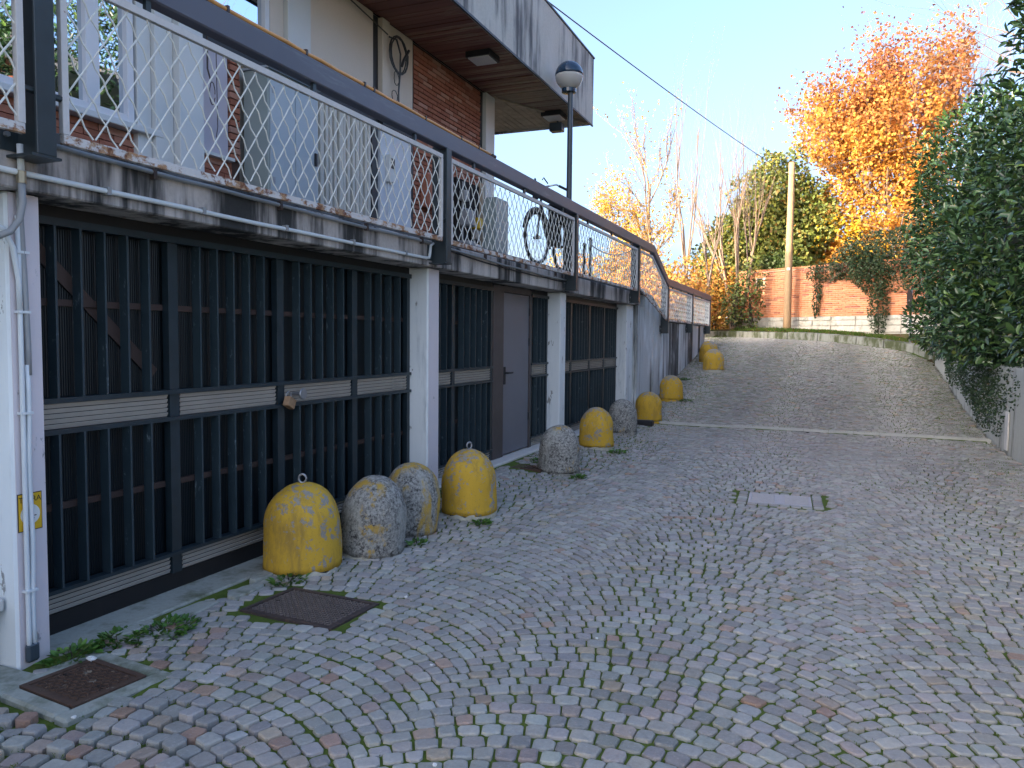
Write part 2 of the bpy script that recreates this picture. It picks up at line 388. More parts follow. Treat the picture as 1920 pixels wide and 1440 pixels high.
# ------------------------------------------------------------------ ground shape
_ZY = np.array([-50, 13.5, 16.2, 19, 21.4, 23.9, 26, 28, 400.]); _ZZ = np.array([0, 0, .27, .70, 1.05, 1.5, 1.68, 1.72, 1.72])
def zp(y): return float(np.mean(np.interp([y-.8, y-.4, y, y+.4, y+.8], _ZY, _ZZ)))
def sstep(a, b, x): t = min(1, max(0, (x-a)/(b-a))); return t*t*(3-2*t)
def gz(x, y):
    z = zp(y)
    z += .10*sstep(-2.5, -3.5, x)*sstep(4.8, 6.6, y)*(1-sstep(12, 15, y))
    return z+.014*noise.noise((x*.7, y*.7, 3.1))
_CXs = [-9, -6, -2.93, -1.45, 0, 1.2, 1.7, 2.05, 2.3, 2.40]; _CYs = [33, 30.4, 27.7, 26.05, 25.05, 23.85, 23.4, 22.9, 22.2, 21.75]
def curb_y(x): return float(np.interp(x, _CXs, _CYs))
def is_road(x, y): return y < curb_y(x) and x < 2.43 and (x > -3.57 or y > 23.75)
def ter(x, y):
    if is_road(x, y): return gz(x, y)-.12
    if x < -3.45:
        return -.15 if y < 15.5 else (2.0 if y < 23.6 else 1.85)
    if y >= curb_y(min(max(x, -9), 2.42)) and x < 2.43: return (1.2 if y-curb_y(min(max(x, -9), 2.42)) < 2.8 else 1.85)
    return max(1.12, min(2.0, zp(y)+.28)) if x > 2.5 else zp(y)-.1

def verge_z(x, y):
    c = curb_y(min(max(x, -9), 2.42)); return zp(c)+.20+.10*sstep(.2, 1.4, y-c)+.025*noise.noise((x*1.5, y*1.5, 1))
def grid_sheet(name, xs, ys, zf, mat):
    mb = MB(); nx, ny = len(xs), len(ys)
    mb.v = [(x, y, zf(x, y)) for y in ys for x in xs]
    mb.f = [(j*nx+i, j*nx+i+1, (j+1)*nx+i+1, (j+1)*nx+i) for j in range(ny-1) for i in range(nx-1)]
    return mb.build(name, mat, smooth=True)
xs = [-900, -300, -80, -30, -16, -10]+list(np.arange(-9, -3.6, .6))+[-3.52, -3.49]+list(np.arange(-3.2, 2.40, .4))+[2.42, 2.50, 2.56, 2.9]+list(np.arange(3.4, 9, .8))+[10, 14, 20, 40, 90, 300, 900]
ys = [-900, -200, -60, -20, -8, 0, 4, 8, 12, 13, 14, 15, 15.45, 15.55, 16.5, 18, 19, 20, 20.5]+list(np.arange(21, 34, .3))+[35, 38, 45, 60, 100, 250, 900]
ground = structure(grid_sheet('ground', xs, ys, ter, M['soil']))
vx = list(np.arange(-9, 3.65, .2)); vt = [.13, .3, .5, .8, 1.2, 1.7, 2.3, 3.0, 3.8, 5.0]; mb = MB()
mb.v = [(x, curb_y(min(x, 2.42))+t_, verge_z(x, curb_y(min(x, 2.42))+t_)) for x in vx for t_ in vt]
mb.f = [(i*10+j, i*10+10+j, i*10+11+j, i*10+1+j) for i in range(len(vx)-1) for j in range(9)]
structure(mb.build('verge', M['soil'], smooth=True))
# road bed (the joints between the setts)
mb = MB(); rx = list(np.arange(-3.6, 2.44, .135)); ry = list(np.arange(-3, 29.5, .15)); idx = {}
def rv(i, j, x, y):
    if (i, j) not in idx: idx[(i, j)] = len(mb.v); mb.v.append((x, y, gz(x, y)-.0115+.006*noise.noise((x*4, y*4, 7))-(.022 if x < -1.9-.25*(y-1.6) and y < 2.5 else 0)))
    return idx[(i, j)]
rx2 = list(np.arange(-9, -3.65, .5))+rx
for j in range(len(ry)-1):
    for i in range(len(rx2)-1):
        xm, ym = (rx2[i]+rx2[i+1])/2, (ry[j]+ry[j+1])/2
        if is_road(xm, ym-.25): mb.f.append((rv(i, j, rx2[i], ry[j]), rv(i+1, j, rx2[i+1], ry[j]), rv(i+1, j+1, rx2[i+1], ry[j+1]), rv(i, j+1, rx2[i], ry[j+1])))
road = structure(mb.build('road', M['joint'], smooth=True))

# ------------------------------------------------------------------ setts in segmental arcs
def rect_local(cx, cy, hx, hy, a): return (cx, cy, hx, hy, math.cos(a), math.sin(a))
HOLES = [rect_local(-2.80, 3.69, .332, .232, math.radians(-3)), rect_local(-3.13, 2.45, .275, .25, math.radians(-6)), rect_local(-.42, 8.17, .41, .355, math.radians(3)), rect_local(-3.24, 8.42, .22, .17, 0)]
def in_hole(x, y):
    for cx, cy, hx, hy, c, s in HOLES:
        dx, dy = x-cx, y-cy; u, v = dx*c+dy*s, -dx*s+dy*c
        if abs(u) < hx and abs(v) < hy: return True
    return abs(y-(14.18-.012*(x+3))) < .14 and x > -3.2
def in_frame(x, y, z):
    v = (np.array([x, y, z])-EYE)@CM
    if v[2] < .5: return 0
    px, py = CX+F*v[0]/v[2], CY+F*v[1]/v[2]
    return (0 < px < 1920 and 0 < py < 1440)/(v[2]**2)
PAL = [((.425, .412, .382), 38), ((.368, .354, .332), 21), ((.468, .455, .420), 22), ((.41, .370, .338), 12), ((.43, .355, .315), 4), ((.45, .305, .225), 1.6), ((.48, .40, .30), 2.5)]
PW = [w_ for _, w_ in PAL]
WID, RAD, PITCH = 1.78, 1.26, .098
stones = []
for c_ in range(-4, 3):
    xc = -.74+c_*WID
    for kr in range(-4, 320):
        yk = 1.0+kr*PITCH+R.uniform(-.003, .003)
        fx = lambda x: math.sqrt(max(1e-6, RAD*RAD-(x-xc)**2))-RAD
        hw = WID/2
        # cut positions along x (perpendicular joints to the arc)
        th = -math.asin((hw-PITCH/2)/RAD); end = math.asin(hw/RAD); cuts = [th]
        th += R.uniform(.035, .10)
        while th < end-.045:
            cuts.append(th); th += R.uniform(.072, .108)/RAD
        if end-cuts[-1] < .05 and len(cuts) > 1: cuts.pop()
        cuts.append(end)
        for a, b in zip(cuts, cuts[1:]):
            am = (a+b)/2; xm, ym = xc+RAD*math.sin(am), yk+RAD*math.cos(am)-RAD+PITCH/2
            if ym > 29 or ym < .6 or not is_road(xm+.04, ym) or not is_road(xm-.03, ym+.05) or not is_road(xm, ym+.06) or in_hole(xm, ym): continue
            if ym < 9 and any(in_hole(xc+RAD*math.sin(q_)*1.0, yk+fx(xc+RAD*math.sin(q_))+dq) for q_ in (a+.012, b-.012) for dq in (.012, PITCH-.012)): continue
            if xm < (-3.53 if ym > 6.6 else -3.44) and ym < 23.7: continue
            P4 = []
            for ang, top in ((a, 0), (b, 0), (b, 1), (a, 1)):
                x = xc+RAD*math.sin(ang); y = yk+fx(x)
                if top: x += math.sin(ang)*PITCH*math.cos(ang); y = yk+fx(x)+PITCH
                P4.append((x+R.uniform(-.004, .004), y+R.uniform(-.004, .004)))
            loose = xm < -1.9-.25*(ym-1.6) and ym < 2.45
            stones.append((P4, xm, ym, loose, in_frame(xm, ym, gz(xm, ym))))
gc_, gs_ = math.cos(math.radians(3)), math.sin(math.radians(3))
def ring_cell(u0, u1, v0, v1):
    P4 = [(-.42+u*gc_-v*gs_, 8.17+u*gs_+v*gc_) for u, v in ((u0, v0), (u1, v0), (u1, v1), (u0, v1))]
    xm, ym = sum(p[0] for p in P4)/4, sum(p[1] for p in P4)/4; stones.append((P4, xm, ym, False, in_frame(xm, ym, gz(xm, ym))))
for i in range(8):
    u0 = -.41+i*.1025
    for v0 in (-.355, .255): ring_cell(u0, u0+.1025, v0, v0+.10)
for i in range(5):
    v0 = -.255+i*.102
    for u0 in (-.41, .305): ring_cell(u0, u0+.105, v0, v0+.102)
order = sorted(range(len(stones)), key=lambda i: -stones[i][4])
single = set(order[:300])
def stone(mb, P4, xm, ym, loose, lod):
    cx = sum(p[0] for p in P4)/4; cy = sum(p[1] for p in P4)/4
    col = R.choices([c for c, _ in PAL], PW)[0]
    if (xm < -1.8 and ym < 3.2) and R.random() < .20: col = R.choice([(.45, .27, .19), (.38, .29, .26), (.46, .35, .27)])
    j = R.uniform(.80, 1.18); col = tuple(min(.6, c*j*R.uniform(.96, 1.04)) for c in col)
    gap = R.uniform(.865, .93) if not loose else R.uniform(.80, .89)
    z = gz(cx, cy)+R.uniform(-.004, .004); tx, ty = (R.uniform(-.034, .034), R.uniform(-.034, .034)) if not loose else (R.uniform(-.08, .08), R.uniform(-.08, .08))
    if loose: z += R.uniform(-.012, .008)
    def pt(x, y, s, dz): X, Y = cx+(x-cx)*s, cy+(y-cy)*s; return (X, Y, z+dz+tx*(X-cx)+ty*(Y-cy))
    if lod == 0:
        o = []
        for i in range(4):
            p, q, n_ = P4[i], P4[i-1], P4[(i+1) % 4]; f = R.uniform(.10, .24); g_ = R.uniform(.10, .24)
            o.append((p[0]+(q[0]-p[0])*f, p[1]+(q[1]-p[1])*f)); o.append((p[0]+(n_[0]-p[0])*g_, p[1]+(n_[1]-p[1])*g_))
        o = [(x+R.uniform(-.0025, .0025), y+R.uniform(-.0025, .0025)) for x, y in o]
        vs = [pt(x, y, gap*1.01, -.055) for x, y in o]+[pt(x, y, gap, -.010+R.uniform(-.002, .002)) for x, y in o]+[pt(x, y, gap*.968, -.0025+R.uniform(-.0012, .0012)) for x, y in o]+[pt(x, y, gap*.80, .0005+R.uniform(-.0018, .0018)) for x, y in o]+[(cx, cy, z+.0008)]
        fs = [(r_*8+i, r_*8+(i+1) % 8, r_*8+8+(i+1) % 8, r_*8+8+i) for r_ in range(3) for i in range(8)]+[(24+i, 24+(i+1) % 8, 32) for i in range(8)]
    elif lod == 1:
        o = []
        for i in range(4):
            p, q, n_ = P4[i], P4[i-1], P4[(i+1) % 4]
            o.append((p[0]+(q[0]-p[0])*.16, p[1]+(q[1]-p[1])*.16)); o.append((p[0]+(n_[0]-p[0])*.16, p[1]+(n_[1]-p[1])*.16))
        vs = [pt(x, y, gap, -.03) for x, y in o]+[pt(x, y, gap*.97, -.004) for x, y in o]+[pt(x, y, gap*.86, .001) for x, y in o]
        fs = [(r_*8+i, r_*8+(i+1) % 8, r_*8+8+(i+1) % 8, r_*8+8+i) for r_ in range(2) for i in range(8)]+[tuple(range(16, 24))]
    else:
        vs = [pt(x, y, gap, -.022) for x, y in P4]+[pt(x, y, gap*.97, -.003) for x, y in P4]
        fs = [(i, (i+1) % 4, 4+(i+1) % 4, 4+i) for i in range(4)]+[(4, 5, 6, 7)]
    mb.add(vs, fs, col)
rest = MB()
for i, (P4, xm, ym, loose, a_) in enumerate(stones):
    if i in single:
        one = MB(); stone(one, P4, xm, ym, loose, 0); one.build('cobble', M['sett'], road)
    else: stone(rest, P4, xm, ym, loose, 0 if ym < 5.2 else (1 if ym < 11 else 2))
stuff(rest.build('cobble_paving', M['sett'], road))
JOINTS = [(s[0][0], s[1], s[2]) for s in stones if s[2] < 9]

# ------------------------------------------------------------------ iron covers, grates, drain
def cover(name, label, cx, cy, hx, hy, ang, mat, frame=None, nx=20, ny=14):
    z = gz(cx, cy); t = thing(name, label, 'manhole cover', (cx, cy, z)); c, s = math.cos(ang), math.sin(ang)
    ax, ay = Vector((c, s, 0)), Vector((-s, c, 0)); o = Vector((cx, cy, z))
    rim = MB(); 
    for sg in (-1, 1):
        rim.obox(o+ax*sg*(hx-.012)+Vector((0, 0, -.02)), ax*.014, ay*hy, Vector((0, 0, .022)))
        rim.obox(o+ay*sg*(hy-.012)+Vector((0, 0, -.02)), ax*(hx-.027), ay*.014, Vector((0, 0, .022)))
    rim.build('rim', mat, t)
    MB().obox(o+Vector((0, 0, -.02)), ax*(hx-.03), ay*(hy-.03), Vector((0, 0, .017))).build('plate', mat, t)
    tr = MB()
    for i in range(nx):
        for j in range(ny):
            u = ((i+.5)/nx*2-1)*(hx-.04); v = ((j+.5)/ny*2-1)*(hy-.04)
            d = (ax+ay).normalized() if (i+j) % 2 else (ax-ay).normalized(); e = Vector((-d.y, d.x, 0))
            tr.obox(o+ax*u+ay*v+Vector((0, 0, -.0005)), d*.0105, e*.0030, Vector((0, 0, .0045)))
    stuff(tr.build('tread', M['worntread'] if mat == M['iron'] else mat, t))
    for sg in (-1, 1):
        MB().obox(o+ax*sg*(hx-.075)+Vector((0, 0, -.0005)), ax*.022, ay*.007, Vector((0, 0, .003))).build('lifting_slot', M['black'], t)
    if frame:
        fr = MB()
        for sg in (-1, 1):
            fr.obox(o+ax*sg*(hx+.045)+Vector((0, 0, -.033)), ax*.043, ay*(hy+.09), Vector((0, 0, .032)))
            fr.obox(o+ay*sg*(hy+.045)+Vector((0, 0, -.033)), ax*hx, ay*.043, Vector((0, 0, .032)))
        fr.build('concrete_surround', frame, t, bevel=.012)
    return t
cover('manhole_cover', 'square brown iron manhole cover with raised tread in front of the nearest yellow bollard', -2.80, 3.69, .33, .23, math.radians(-3), M['iron'], nx=24, ny=17)
cover('inspection_cover', 'rusty scratched iron cover in a concrete surround at the foot of the left pillar', -3.13, 2.45, .20, .175, math.radians(-6), M['ironrust'], M['apron'], nx=13, ny=11)
def grate(name, label, cx, cy, hx, hy, ang, n, mat, mid=False):
    z = gz(cx, cy); t = thing(name, label, 'drain grate', (cx, cy, z)); c, s = math.cos(ang), math.sin(ang)
    ax, ay = Vector((c, s, 0)), Vector((-s, c, 0)); o = Vector((cx, cy, z))
    fr = MB()
    for sg in (-1, 1):
        fr.obox(o+ax*sg*(hx-.015)+Vector((0, 0, -.02)), ax*.015, ay*hy, Vector((0, 0, .022)))
        fr.obox(o+ay*sg*(hy-.015)+Vector((0, 0, -.02)), ax*(hx-.03), ay*.015, Vector((0, 0, .022)))
    if mid: fr.obox(o+Vector((0, 0, -.014)), ax*.05, ay*(hy-.03), Vector((0, 0, .016)))
    fr.build('frame', mat, t)
    MB().obox(o+Vector((0, 0, -.06)), ax*(hx-.03), ay*(hy-.03), Vector((0, 0, .003))).build('sump', M['black'], t)
    for i in range(n):
        v = ((i+.5)/n*2-1)*(hy-.03)
        if mid:
            for sg in (-1, 1): MB().obox(o+ay*v+ax*sg*((hx-.03+.05)/2)+Vector((0, 0, -.018)), ax*((hx-.03-.05)/2), ay*(hy-.03)/n*.52, Vector((0, 0, .018))).build('grate_bar', mat, t)
        else:
            u = ((i+.5)/n*2-1)*(hx-.03)
            MB().obox(o+ax*u+Vector((0, 0, -.018)), ax*(hx-.03)/n*.5, ay*(hy-.03), Vector((0, 0, .018))).build('grate_bar', mat, t)
grate('drain_grate', 'pale steel gully grate in the middle of the cobbled road', -.42, 8.17, .30, .25, math.radians(3), 8, M['grategrey'], True)
grate('gully_grate', 'small dark gully grate beside the grey bollard near the white pillar', -3.24, 8.42, .19, .13, 0, 7, M['ironrust'])
# paving frame round the gully in the road
# channel drain across the road
t = thing('channel_drain', 'narrow channel drain with pale edges running straight across the road', 'channel drain', (-.4, 14.15, 0))
for sg, nm in ((-1, 'drain_edge'), (1, 'drain_edge')):
    mb = MB()
    for i in range(14):
        x0 = -3.15+i*.397; x1 = x0+.392; y0 = 14.18-.012*(x0+3)
        mb.box(x0, x1, y0+sg*.068-.018, y0+sg*.068+.018, gz(x0, y0)-.05, gz(x0, y0)+.012)
    mb.build(nm, M['drainedge'], t)
mb = MB()
for i in range(14):
    x0 = -3.15+i*.397; y0 = 14.18-.012*(x0+3); mb.box(x0, x0+.397, y0-.05, y0+.05, gz(x0, y0)-.06, gz(x0, y0)-.035)
mb.build('drain_channel', M['black'], t)
mb = MB()
for i in range(150):
    x0 = -3.12+i*.037; y0 = 14.18-.012*(x0+3); mb.box(x0, x0+.017, y0-.05, y0+.05, gz(x0, y0)-.03, gz(x0, y0)+.004)
stuff(mb.build('drain_grating', M['darkmetal'], t))
zb = gz(-3.06, 13.72)
t = thing('rubber_block', 'black rubber block lying at the end of the channel drain', 'block', (-3.08, 13.72, zb))
MB().box(-3.22, -2.90, 13.66, 13.82, zb-.02, zb+.085).build('block_body', M['black2'], t, bevel=.015)
MB().box(-3.19, -2.93, 13.69, 13.79, zb+.0851, zb+.092).build('top_pad', M['darkmetal'], t)

# ------------------------------------------------------------------ terrace building (garage level)
XD, XP, XB = -3.75, -3.55, -3.47
tb = thing('terrace_building', 'low garage building with barred glazing and white pillars under a terrace', 'garage building', (-3.6, 6.5, 0))
pil = [(2.435, 2.60), (6.50, 6.72), (10.42, 10.66), (14.28, 14.80)]
for i, (a, b) in enumerate(pil):
    # front strip in lavender, the rest of the shaft white
    zb_ = gz(-3.5, (a+b)/2)-.06
    MB().box(-3.95, XP-.004, a, b, zb_, 2.26).build('pillar', M['whitepaint'], tb, bevel=.012)
    if i < 2: MB().box(XP-.0035, XP, a+(.012 if i == 0 else .015), b-.004, zb_, 2.255).build('pillar_face', M['lavender'], tb)
# beam in segments with joints at the posts
for a, b in ((-1.5, 2.46), (2.47, 6.44), (6.45, 10.36), (10.37, 14.16), (14.17, 14.95)):
    MB().box(-4.0, XB, a, b, 2.262, 2.50).build('beam', M['beam'], tb, bevel=.008)
MB().box(-20, XB-.035, -15, 15.45, 2.501, 2.575).build('slab', M['slab'], tb, bevel=.006)
MB().box(-20, -3.98, -15, 15.3, 2.27, 2.499).build('slab_core', M['darkroom'], tb)
MB().box(-12, -4.35, -3, 15.2, -.1, 2.268).build('inner_wall', M['darkroom'], tb)
MB().box(-3.98, XB-.06, 14.81, 15.45, -.1, 2.26).build('end_wall', M['retwall'], tb)
# threshold stones
MB().box(-4.0, -3.50, 2.61, 6.49, -.12, .006).build('threshold', M['apron'], tb, bevel=.01)
MB().box(-4.0, -3.57, 6.73, 10.41, -.12, .115).build('threshold', M['sillstone'], tb, bevel=.012)
MB().box(-4.0, -3.57, 10.67, 14.27, -.12, .115).build('threshold', M['sillstone'], tb, bevel=.012)

def grille(y0, y1, mulls, z0, head=2.2, nb=5, lock=False):
    """one barred, glazed screen: frame > bars, rails, panes and louvre slats"""
    fr = MB(); edges = [y0]+mulls+[y1]
    for y in edges:
        wv_ = .05 if y in (y0, y1) else .075
        ya = y if y == y0 else (y-wv_ if y == y1 else y-wv_/2)
        fr.box(XD-.045, XD+.005, ya, ya+wv_, z0, head)
    for za, zb_ in ((1.235, 1.262), (1.070, 1.095), (z0+.115, z0+.135), (head-.04, head)): fr.box(XD-.04, XD+.025, y0, y1, za, zb_)
    g = fr.build('grille', M['grille'], tb)
    MB().box(XD-.06, XD-.002, y0, y1, head, 2.262).build('shaded_header', M['black'], g)  # header strip coloured black for the shade under the beam
    for a, b in zip(edges, edges[1:]):
        a2, b2 = a+.05, b-.05
        MB().box(XD-.075, XD-.068, a, b, 1.262, head).build('pane', M['pane'], g)
        MB().box(XD-.075, XD-.068, a, b, z0+.13, 1.07).build('pane', M['pane'], g)
        for zr in (1.765, .675):
            MB().box(XD-.066, XD-.040, a2-.01, b2+.01, zr-.018, zr+.018).build('rail', M['brownrail'], g)
        n = max(2, round((b2-a2)/.155)-1) if nb else 0
        for i in range(n):
            y = a2+(b2-a2)*(i+1)/(n+1)
            for za, zb_ in ((1.262, head-.04), (z0+.135, 1.07)):
                MB().box(XD-.036, XD+.028, y-.0065, y+.0065, za, zb_).build('bar', M['bar'], g)
        for i in range(5):
            zz = 1.097+i*.0275
            MB().obox((XD-.006, (a2+b2)/2, zz+.0135), (.006, 0, .0115), (0, (b2-a2)/2, 0), (.003, 0, -.001)).build('slat', M['louvre'], g)
        if z0+.115-z0 > .05:
            for i in range(4):
                zz = z0+.006+i*.027
                MB().obox((XD-.006, (a2+b2)/2, zz+.0135), (.006, 0, .0115), (0, (b2-a2)/2, 0), (.003, 0, -.001)).build('slat', M['louvre'], g)
    return g
g1 = grille(2.61, 6.49, [3.60, 4.60, 5.56], .112)
MB().box(XD-.08, XD-.01, 2.61, 6.49, .006, .112).build('kick_plate', M['black'], g1)
# brace of the stair seen just behind the first panes
MB().bar((XD-.056, 2.70, 2.10), (XD-.056, 3.50, 1.36), .006, .075, up=(0, .68, .73)).build('brace', M['brownrail'], g1)
g2 = grille(6.73, 8.46, [7.42], .118, lock=False)
g3 = grille(9.74, 10.41, [], .118)
g4 = grille(10.67, 14.27, [11.5, 12.5, 13.4], .118)
MB().box(XD-.05, XD+.012, 8.47, 8.79, .118, 2.24).build('door_post', M['doorframe'], tb, bevel=.004)
MB().box(XD-.05, XD+.012, 9.69, 9.735, .118, 2.24).build('door_jamb', M['doorframe'], tb, bevel=.004)
MB().box(XD-.05, XD+.012, 8.79, 9.69, 2.17, 2.25).build('door_head', M['doorframe'], tb)
d = MB().box(XD-.035, XD-.004, 8.795, 9.685, .135, 2.165).build('door', M['doorgrey'], tb, bevel=.004)
hb = MB().box(XD-.004, XD+.006, 8.83, 8.88, 1.02, 1.24)
hb.tube([(XD+.004, 8.855, 1.165), (XD+.05, 8.855, 1.165), (XD+.055, 8.90, 1.165), (XD+.055, 8.99, 1.165)], .011, 8)
hb.build('handle', M['black2'], d)
for zz in (.55, 1.55, 1.95): MB().tube([(XD+.002, 9.685, zz-.05), (XD+.002, 9.685, zz+.05)], .011, 8).build('hinge', M['black2'], d)
# padlock and round pull on the first grille
t = thing('padlock', 'big rusty brass padlock hanging beside the round knob on the grille', 'padlock', (XD+.04, 4.63, 1.12))
MB().obox((XD+.055, 4.635, 1.105), (.022, .006, 0), (-.010, .048, -.020), (0, .014, .034)).build('lock_body', M['padlock'], t, bevel=.004)
MB().tube([(XD+.05, 4.60, 1.135), (XD+.05, 4.605, 1.175), (XD+.05, 4.63, 1.19), (XD+.05, 4.655, 1.17), (XD+.05, 4.66, 1.125)], .006, 8).build('shackle', M['galv'], t)
kn = MB().tube([(XD+.0, 4.74, 1.165), (XD+.085, 4.74, 1.165)], .014, 10)
kn.lathe((XD+.085, 4.74, 1.165), [(.012, 0), (.040, .004), (.043, .012), (.038, .02), (.0, .024)], 20, Matrix.Rotation(math.radians(90), 3, 'Y'))
kn.build('pull_knob', M['galv'], g1, smooth=False)
# bay to the left of the first pillar: white wall with its stone sill
MB().box(-4.1, -3.76, -1.5, 2.43, .33, 2.26).build('left_wall', M['whitepaint'], tb)
MB().box(-4.1, -3.62, -1.5, 2.426, .265, .33).build('left_sill', M['sillstone'], tb, bevel=.01)
MB().box(-3.679, -3.43, -1.5, 2.433, -.1, gz(-3.4, 2)-.004).build('left_apron', M['apron'], tb, bevel=.01)
MB().box(-4.1, -3.68, -1.5, 2.425, -.1, .264).build('left_plinth', M['apron'], tb)
# pipes along the beam and down the first pillar
def sag(p, q, n, s, jit=0):
    p, q = Vector(p), Vector(q)
    return [p.lerp(q, i/n)+Vector((R.uniform(-jit, jit), 0, -s*4*(i/n)*(1-i/n)+R.uniform(-jit, jit))) for i in range(n+1)]
MB().tube(sag((XB+.020, 2.30, 2.335), (XB+.020, 6.28, 2.328), 14, .006, .003)+[(XB+.02, 6.33, 2.335), (XB+.02, 6.345, 2.37), (XB+.02, 6.36, 2.45), (XB+.02, 6.41, 2.475)], .014, 8).build('conduit', M['pipewhite'], tb, smooth=True)
for y in (2.9, 3.55, 4.3, 5.1, 5.9): MB().box(XB, XB+.037, y-.012, y+.012, 2.312, 2.352).build('conduit_clip', M['pipegrey'], tb)
MB().tube(sag((XB+.014, 2.52, 2.500), (XB+.014, 6.46, 2.475), 14, .012, .004), .013, 8).build('dark_conduit', M['pipegrey'], tb, smooth=True)
MB().tube(sag((XB+.014, 6.47, 2.475), (XB+.014, 10.40, 2.42), 14, .02, .006), .011, 8).build('dark_conduit', M['pipegrey'], tb, smooth=True)
MB().tube(sag((XB+.012, 6.47, 2.455), (XB+.012, 10.40, 2.40), 14, .03, .006), .008, 6).build('dark_conduit', M['black2'], tb, smooth=True)
for y in (3.2, 4.25, 5.3, 6.2, 7.6, 8.8, 9.9): MB().box(XB, XB+.03, y-.012, y+.012, 2.448, 2.505).build('conduit_clip', M['clip'], tb)
MB().tube([(XB+.01, 8.05, 2.40), (XB+.03, 8.05, 2.40), (XB+.035, 8.12, 2.395), (XB+.035, 8.2, 2.40)], .006, 6).build('hook', M['clip'], tb)
XQ = XP+.018
MB().tube([(XQ, 2.478, z_) for z_ in (2.15, 1.8, 1.3, .9, .5, .14, .05)], [.0115]*7, 8).build('conduit', M['pipewhite'], tb, smooth=True)
MB().tube([(XQ, 2.505+.004*math.sin(i*1.3), 1.45-i*.14) for i in range(11)], .012, 8).build('conduit', M['pipewhite'], tb, smooth=True)
MB().tube([(XQ+.004, 2.485, 2.46), (XQ+.004, 2.487, 2.2), (XQ+.002, 2.50, 1.9), (XQ, 2.512, 1.55), (XQ, 2.512, 1.40)], .014, 8).build('conduit', M['pipegrey'], tb, smooth=True)
MB().tube([(XQ, 2.36, 2.10), (XQ+.01, 2.40, 2.08), (XQ+.01, 2.445, 2.0), (XQ, 2.475, 1.85), (XQ, 2.478, 1.7)], .013, 8).build('conduit', M['pipewhite'], tb, smooth=True)
MB().tube([(XB+.03, 2.435, 2.46), (XB+.03, 2.437, 2.34)], .015, 10).build('gas_pipe', M['pipewhite'], tb, smooth=True)
MB().tube([(XB+.03, 2.437, 2.34), (XB+.03, 2.437, 2.285)], .021, 6).build('fitting', M['brass'], tb)
mb = MB(); pts = [(XB+.03, 2.437, 2.285), (XB+.03, 2.44, 2.2), (XB+.02, 2.43, 2.12), (XB+.01, 2.39, 2.06), (XB, 2.33, 2.03)]
mb.tube(pts, .016, 8); mb.build('flexible_hose', M['pipegrey'], tb, smooth=True)
for z_ in (1.98, 1.70, 1.22, .36): MB().box(XP, XQ+.016, 2.462, 2.522, z_-.006, z_+.006).build('pipe_clip', M['pipewhite'], tb)
MB().box(XP, XQ+.016, 2.462, 2.525, .01, .10).build('pipe_shoe', M['darkmetal'], tb, bevel=.01)
# yellow earth sign
t = thing('earth_sign', 'yellow TERRA earthing sign fixed behind the pipes on the left pillar', 'sign', (XP, 2.51, .74))
MB().box(XP+.0006, XP+.0030, 2.450, 2.572, .648, .832).build('sign_rim', M['signblack'], t)
MB().box(XP+.0030, XP+.0042, 2.4535, 2.5685, .652, .828).build('sign_plate', M['signyellow'], t)
MB().lathe((XP+.0042, 2.511, .727), [(.049, 0), (.049, .0008)], 28, Matrix.Rotation(math.radians(90), 3, 'Y')).build('white_disc', M['signwhite'], t)
sy = MB(); X_ = XP+.0056
sy.box(X_-.0006, X_+.0004, 2.5085, 2.5135, .722, .768)
for zz, hw in ((.719, .030), (.707, .020), (.695, .010)): sy.box(X_-.0006, X_+.0004, 2.511-hw, 2.511+hw, zz-.0022, zz+.0022)
sy.build('earth_symbol', M['signblack'], t)
text('lettering', 'TERRA', M['signblack'], t, (XP+.0045, 2.511, .789), (0, 1, 0), (0, 0, 1), .038)

# ------------------------------------------------------------------ retaining wall beyond the garages
rw = thing('retaining_wall', 'stained pale retaining wall stepping down along the left of the ramp', 'wall', (-3.6, 19, 0))
prof = [(15.46, -.1), (15.46, 2.52), (15.95, 2.49), (17.62, 2.02), (17.62, -.1)]
MB().prism([(14.82, -.1), (14.82, 2.25), (15.455, 2.25), (15.455, -.1)], 'x', -3.52, -3.475).build('wall_panel', M['retwall'], rw)
def wall_panel(y0, y1, m, x=-3.475):
    def top(y): return float(np.interp(y, [15.0, 15.95, 17.62, 30], [2.52, 2.47, 2.0, 2.0]))
    ys_ = [y0]+[y for y in (15.95, 17.62) if y0 < y < y1]+[y1]
    MB().prism([(y0, -.2)]+[(y, top(y)) for y in ys_]+[(y1, -.2)], 'x', -3.9, x).build('wall_panel', m, rw)
M['retdark'] = streaky('dark stained wall render', (.14, .14, .135), (.03, .03, .03), (.44, .6), light=(.38, .40, .40), vert=.12, scale=2.2)
for a, b, m, x in ((15.46, 16.28, 'retwall', -3.475), (16.33, 17.15, 'retwall', -3.475), (17.20, 18.05, 'retwall', -3.475), (18.08, 19.30, 'retdark', -3.48), (19.33, 20.6, 'retwall', -3.475), (20.63, 21.4, 'retdark', -3.48), (21.43, 22.3, 'retwall', -3.475), (22.33, 22.7, 'retdark', -3.48), (22.73, 23.55, 'retwall', -3.475)):
    wall_panel(a, b, M[m], x)
for y in (16.305, 17.175): MB().box(-3.9, -3.49, y-.027, y+.027, -.2, 2.0 if y > 16.5 else 2.35).build('joint_strip', M['doorframe'], rw)
cp = MB()
for (ya, za), (yb, zb_) in (((14.97, 2.53), (15.95, 2.49)), ((15.95, 2.49), (17.62, 2.02)), ((17.62, 2.02), (23.6, 2.02))):
    cp.bar((-3.68, ya, za+.012), (-3.68, yb, zb_+.012), .47, .03, up=(0, 0, 1))
cp.build('coping', M['darkmetal'], rw)

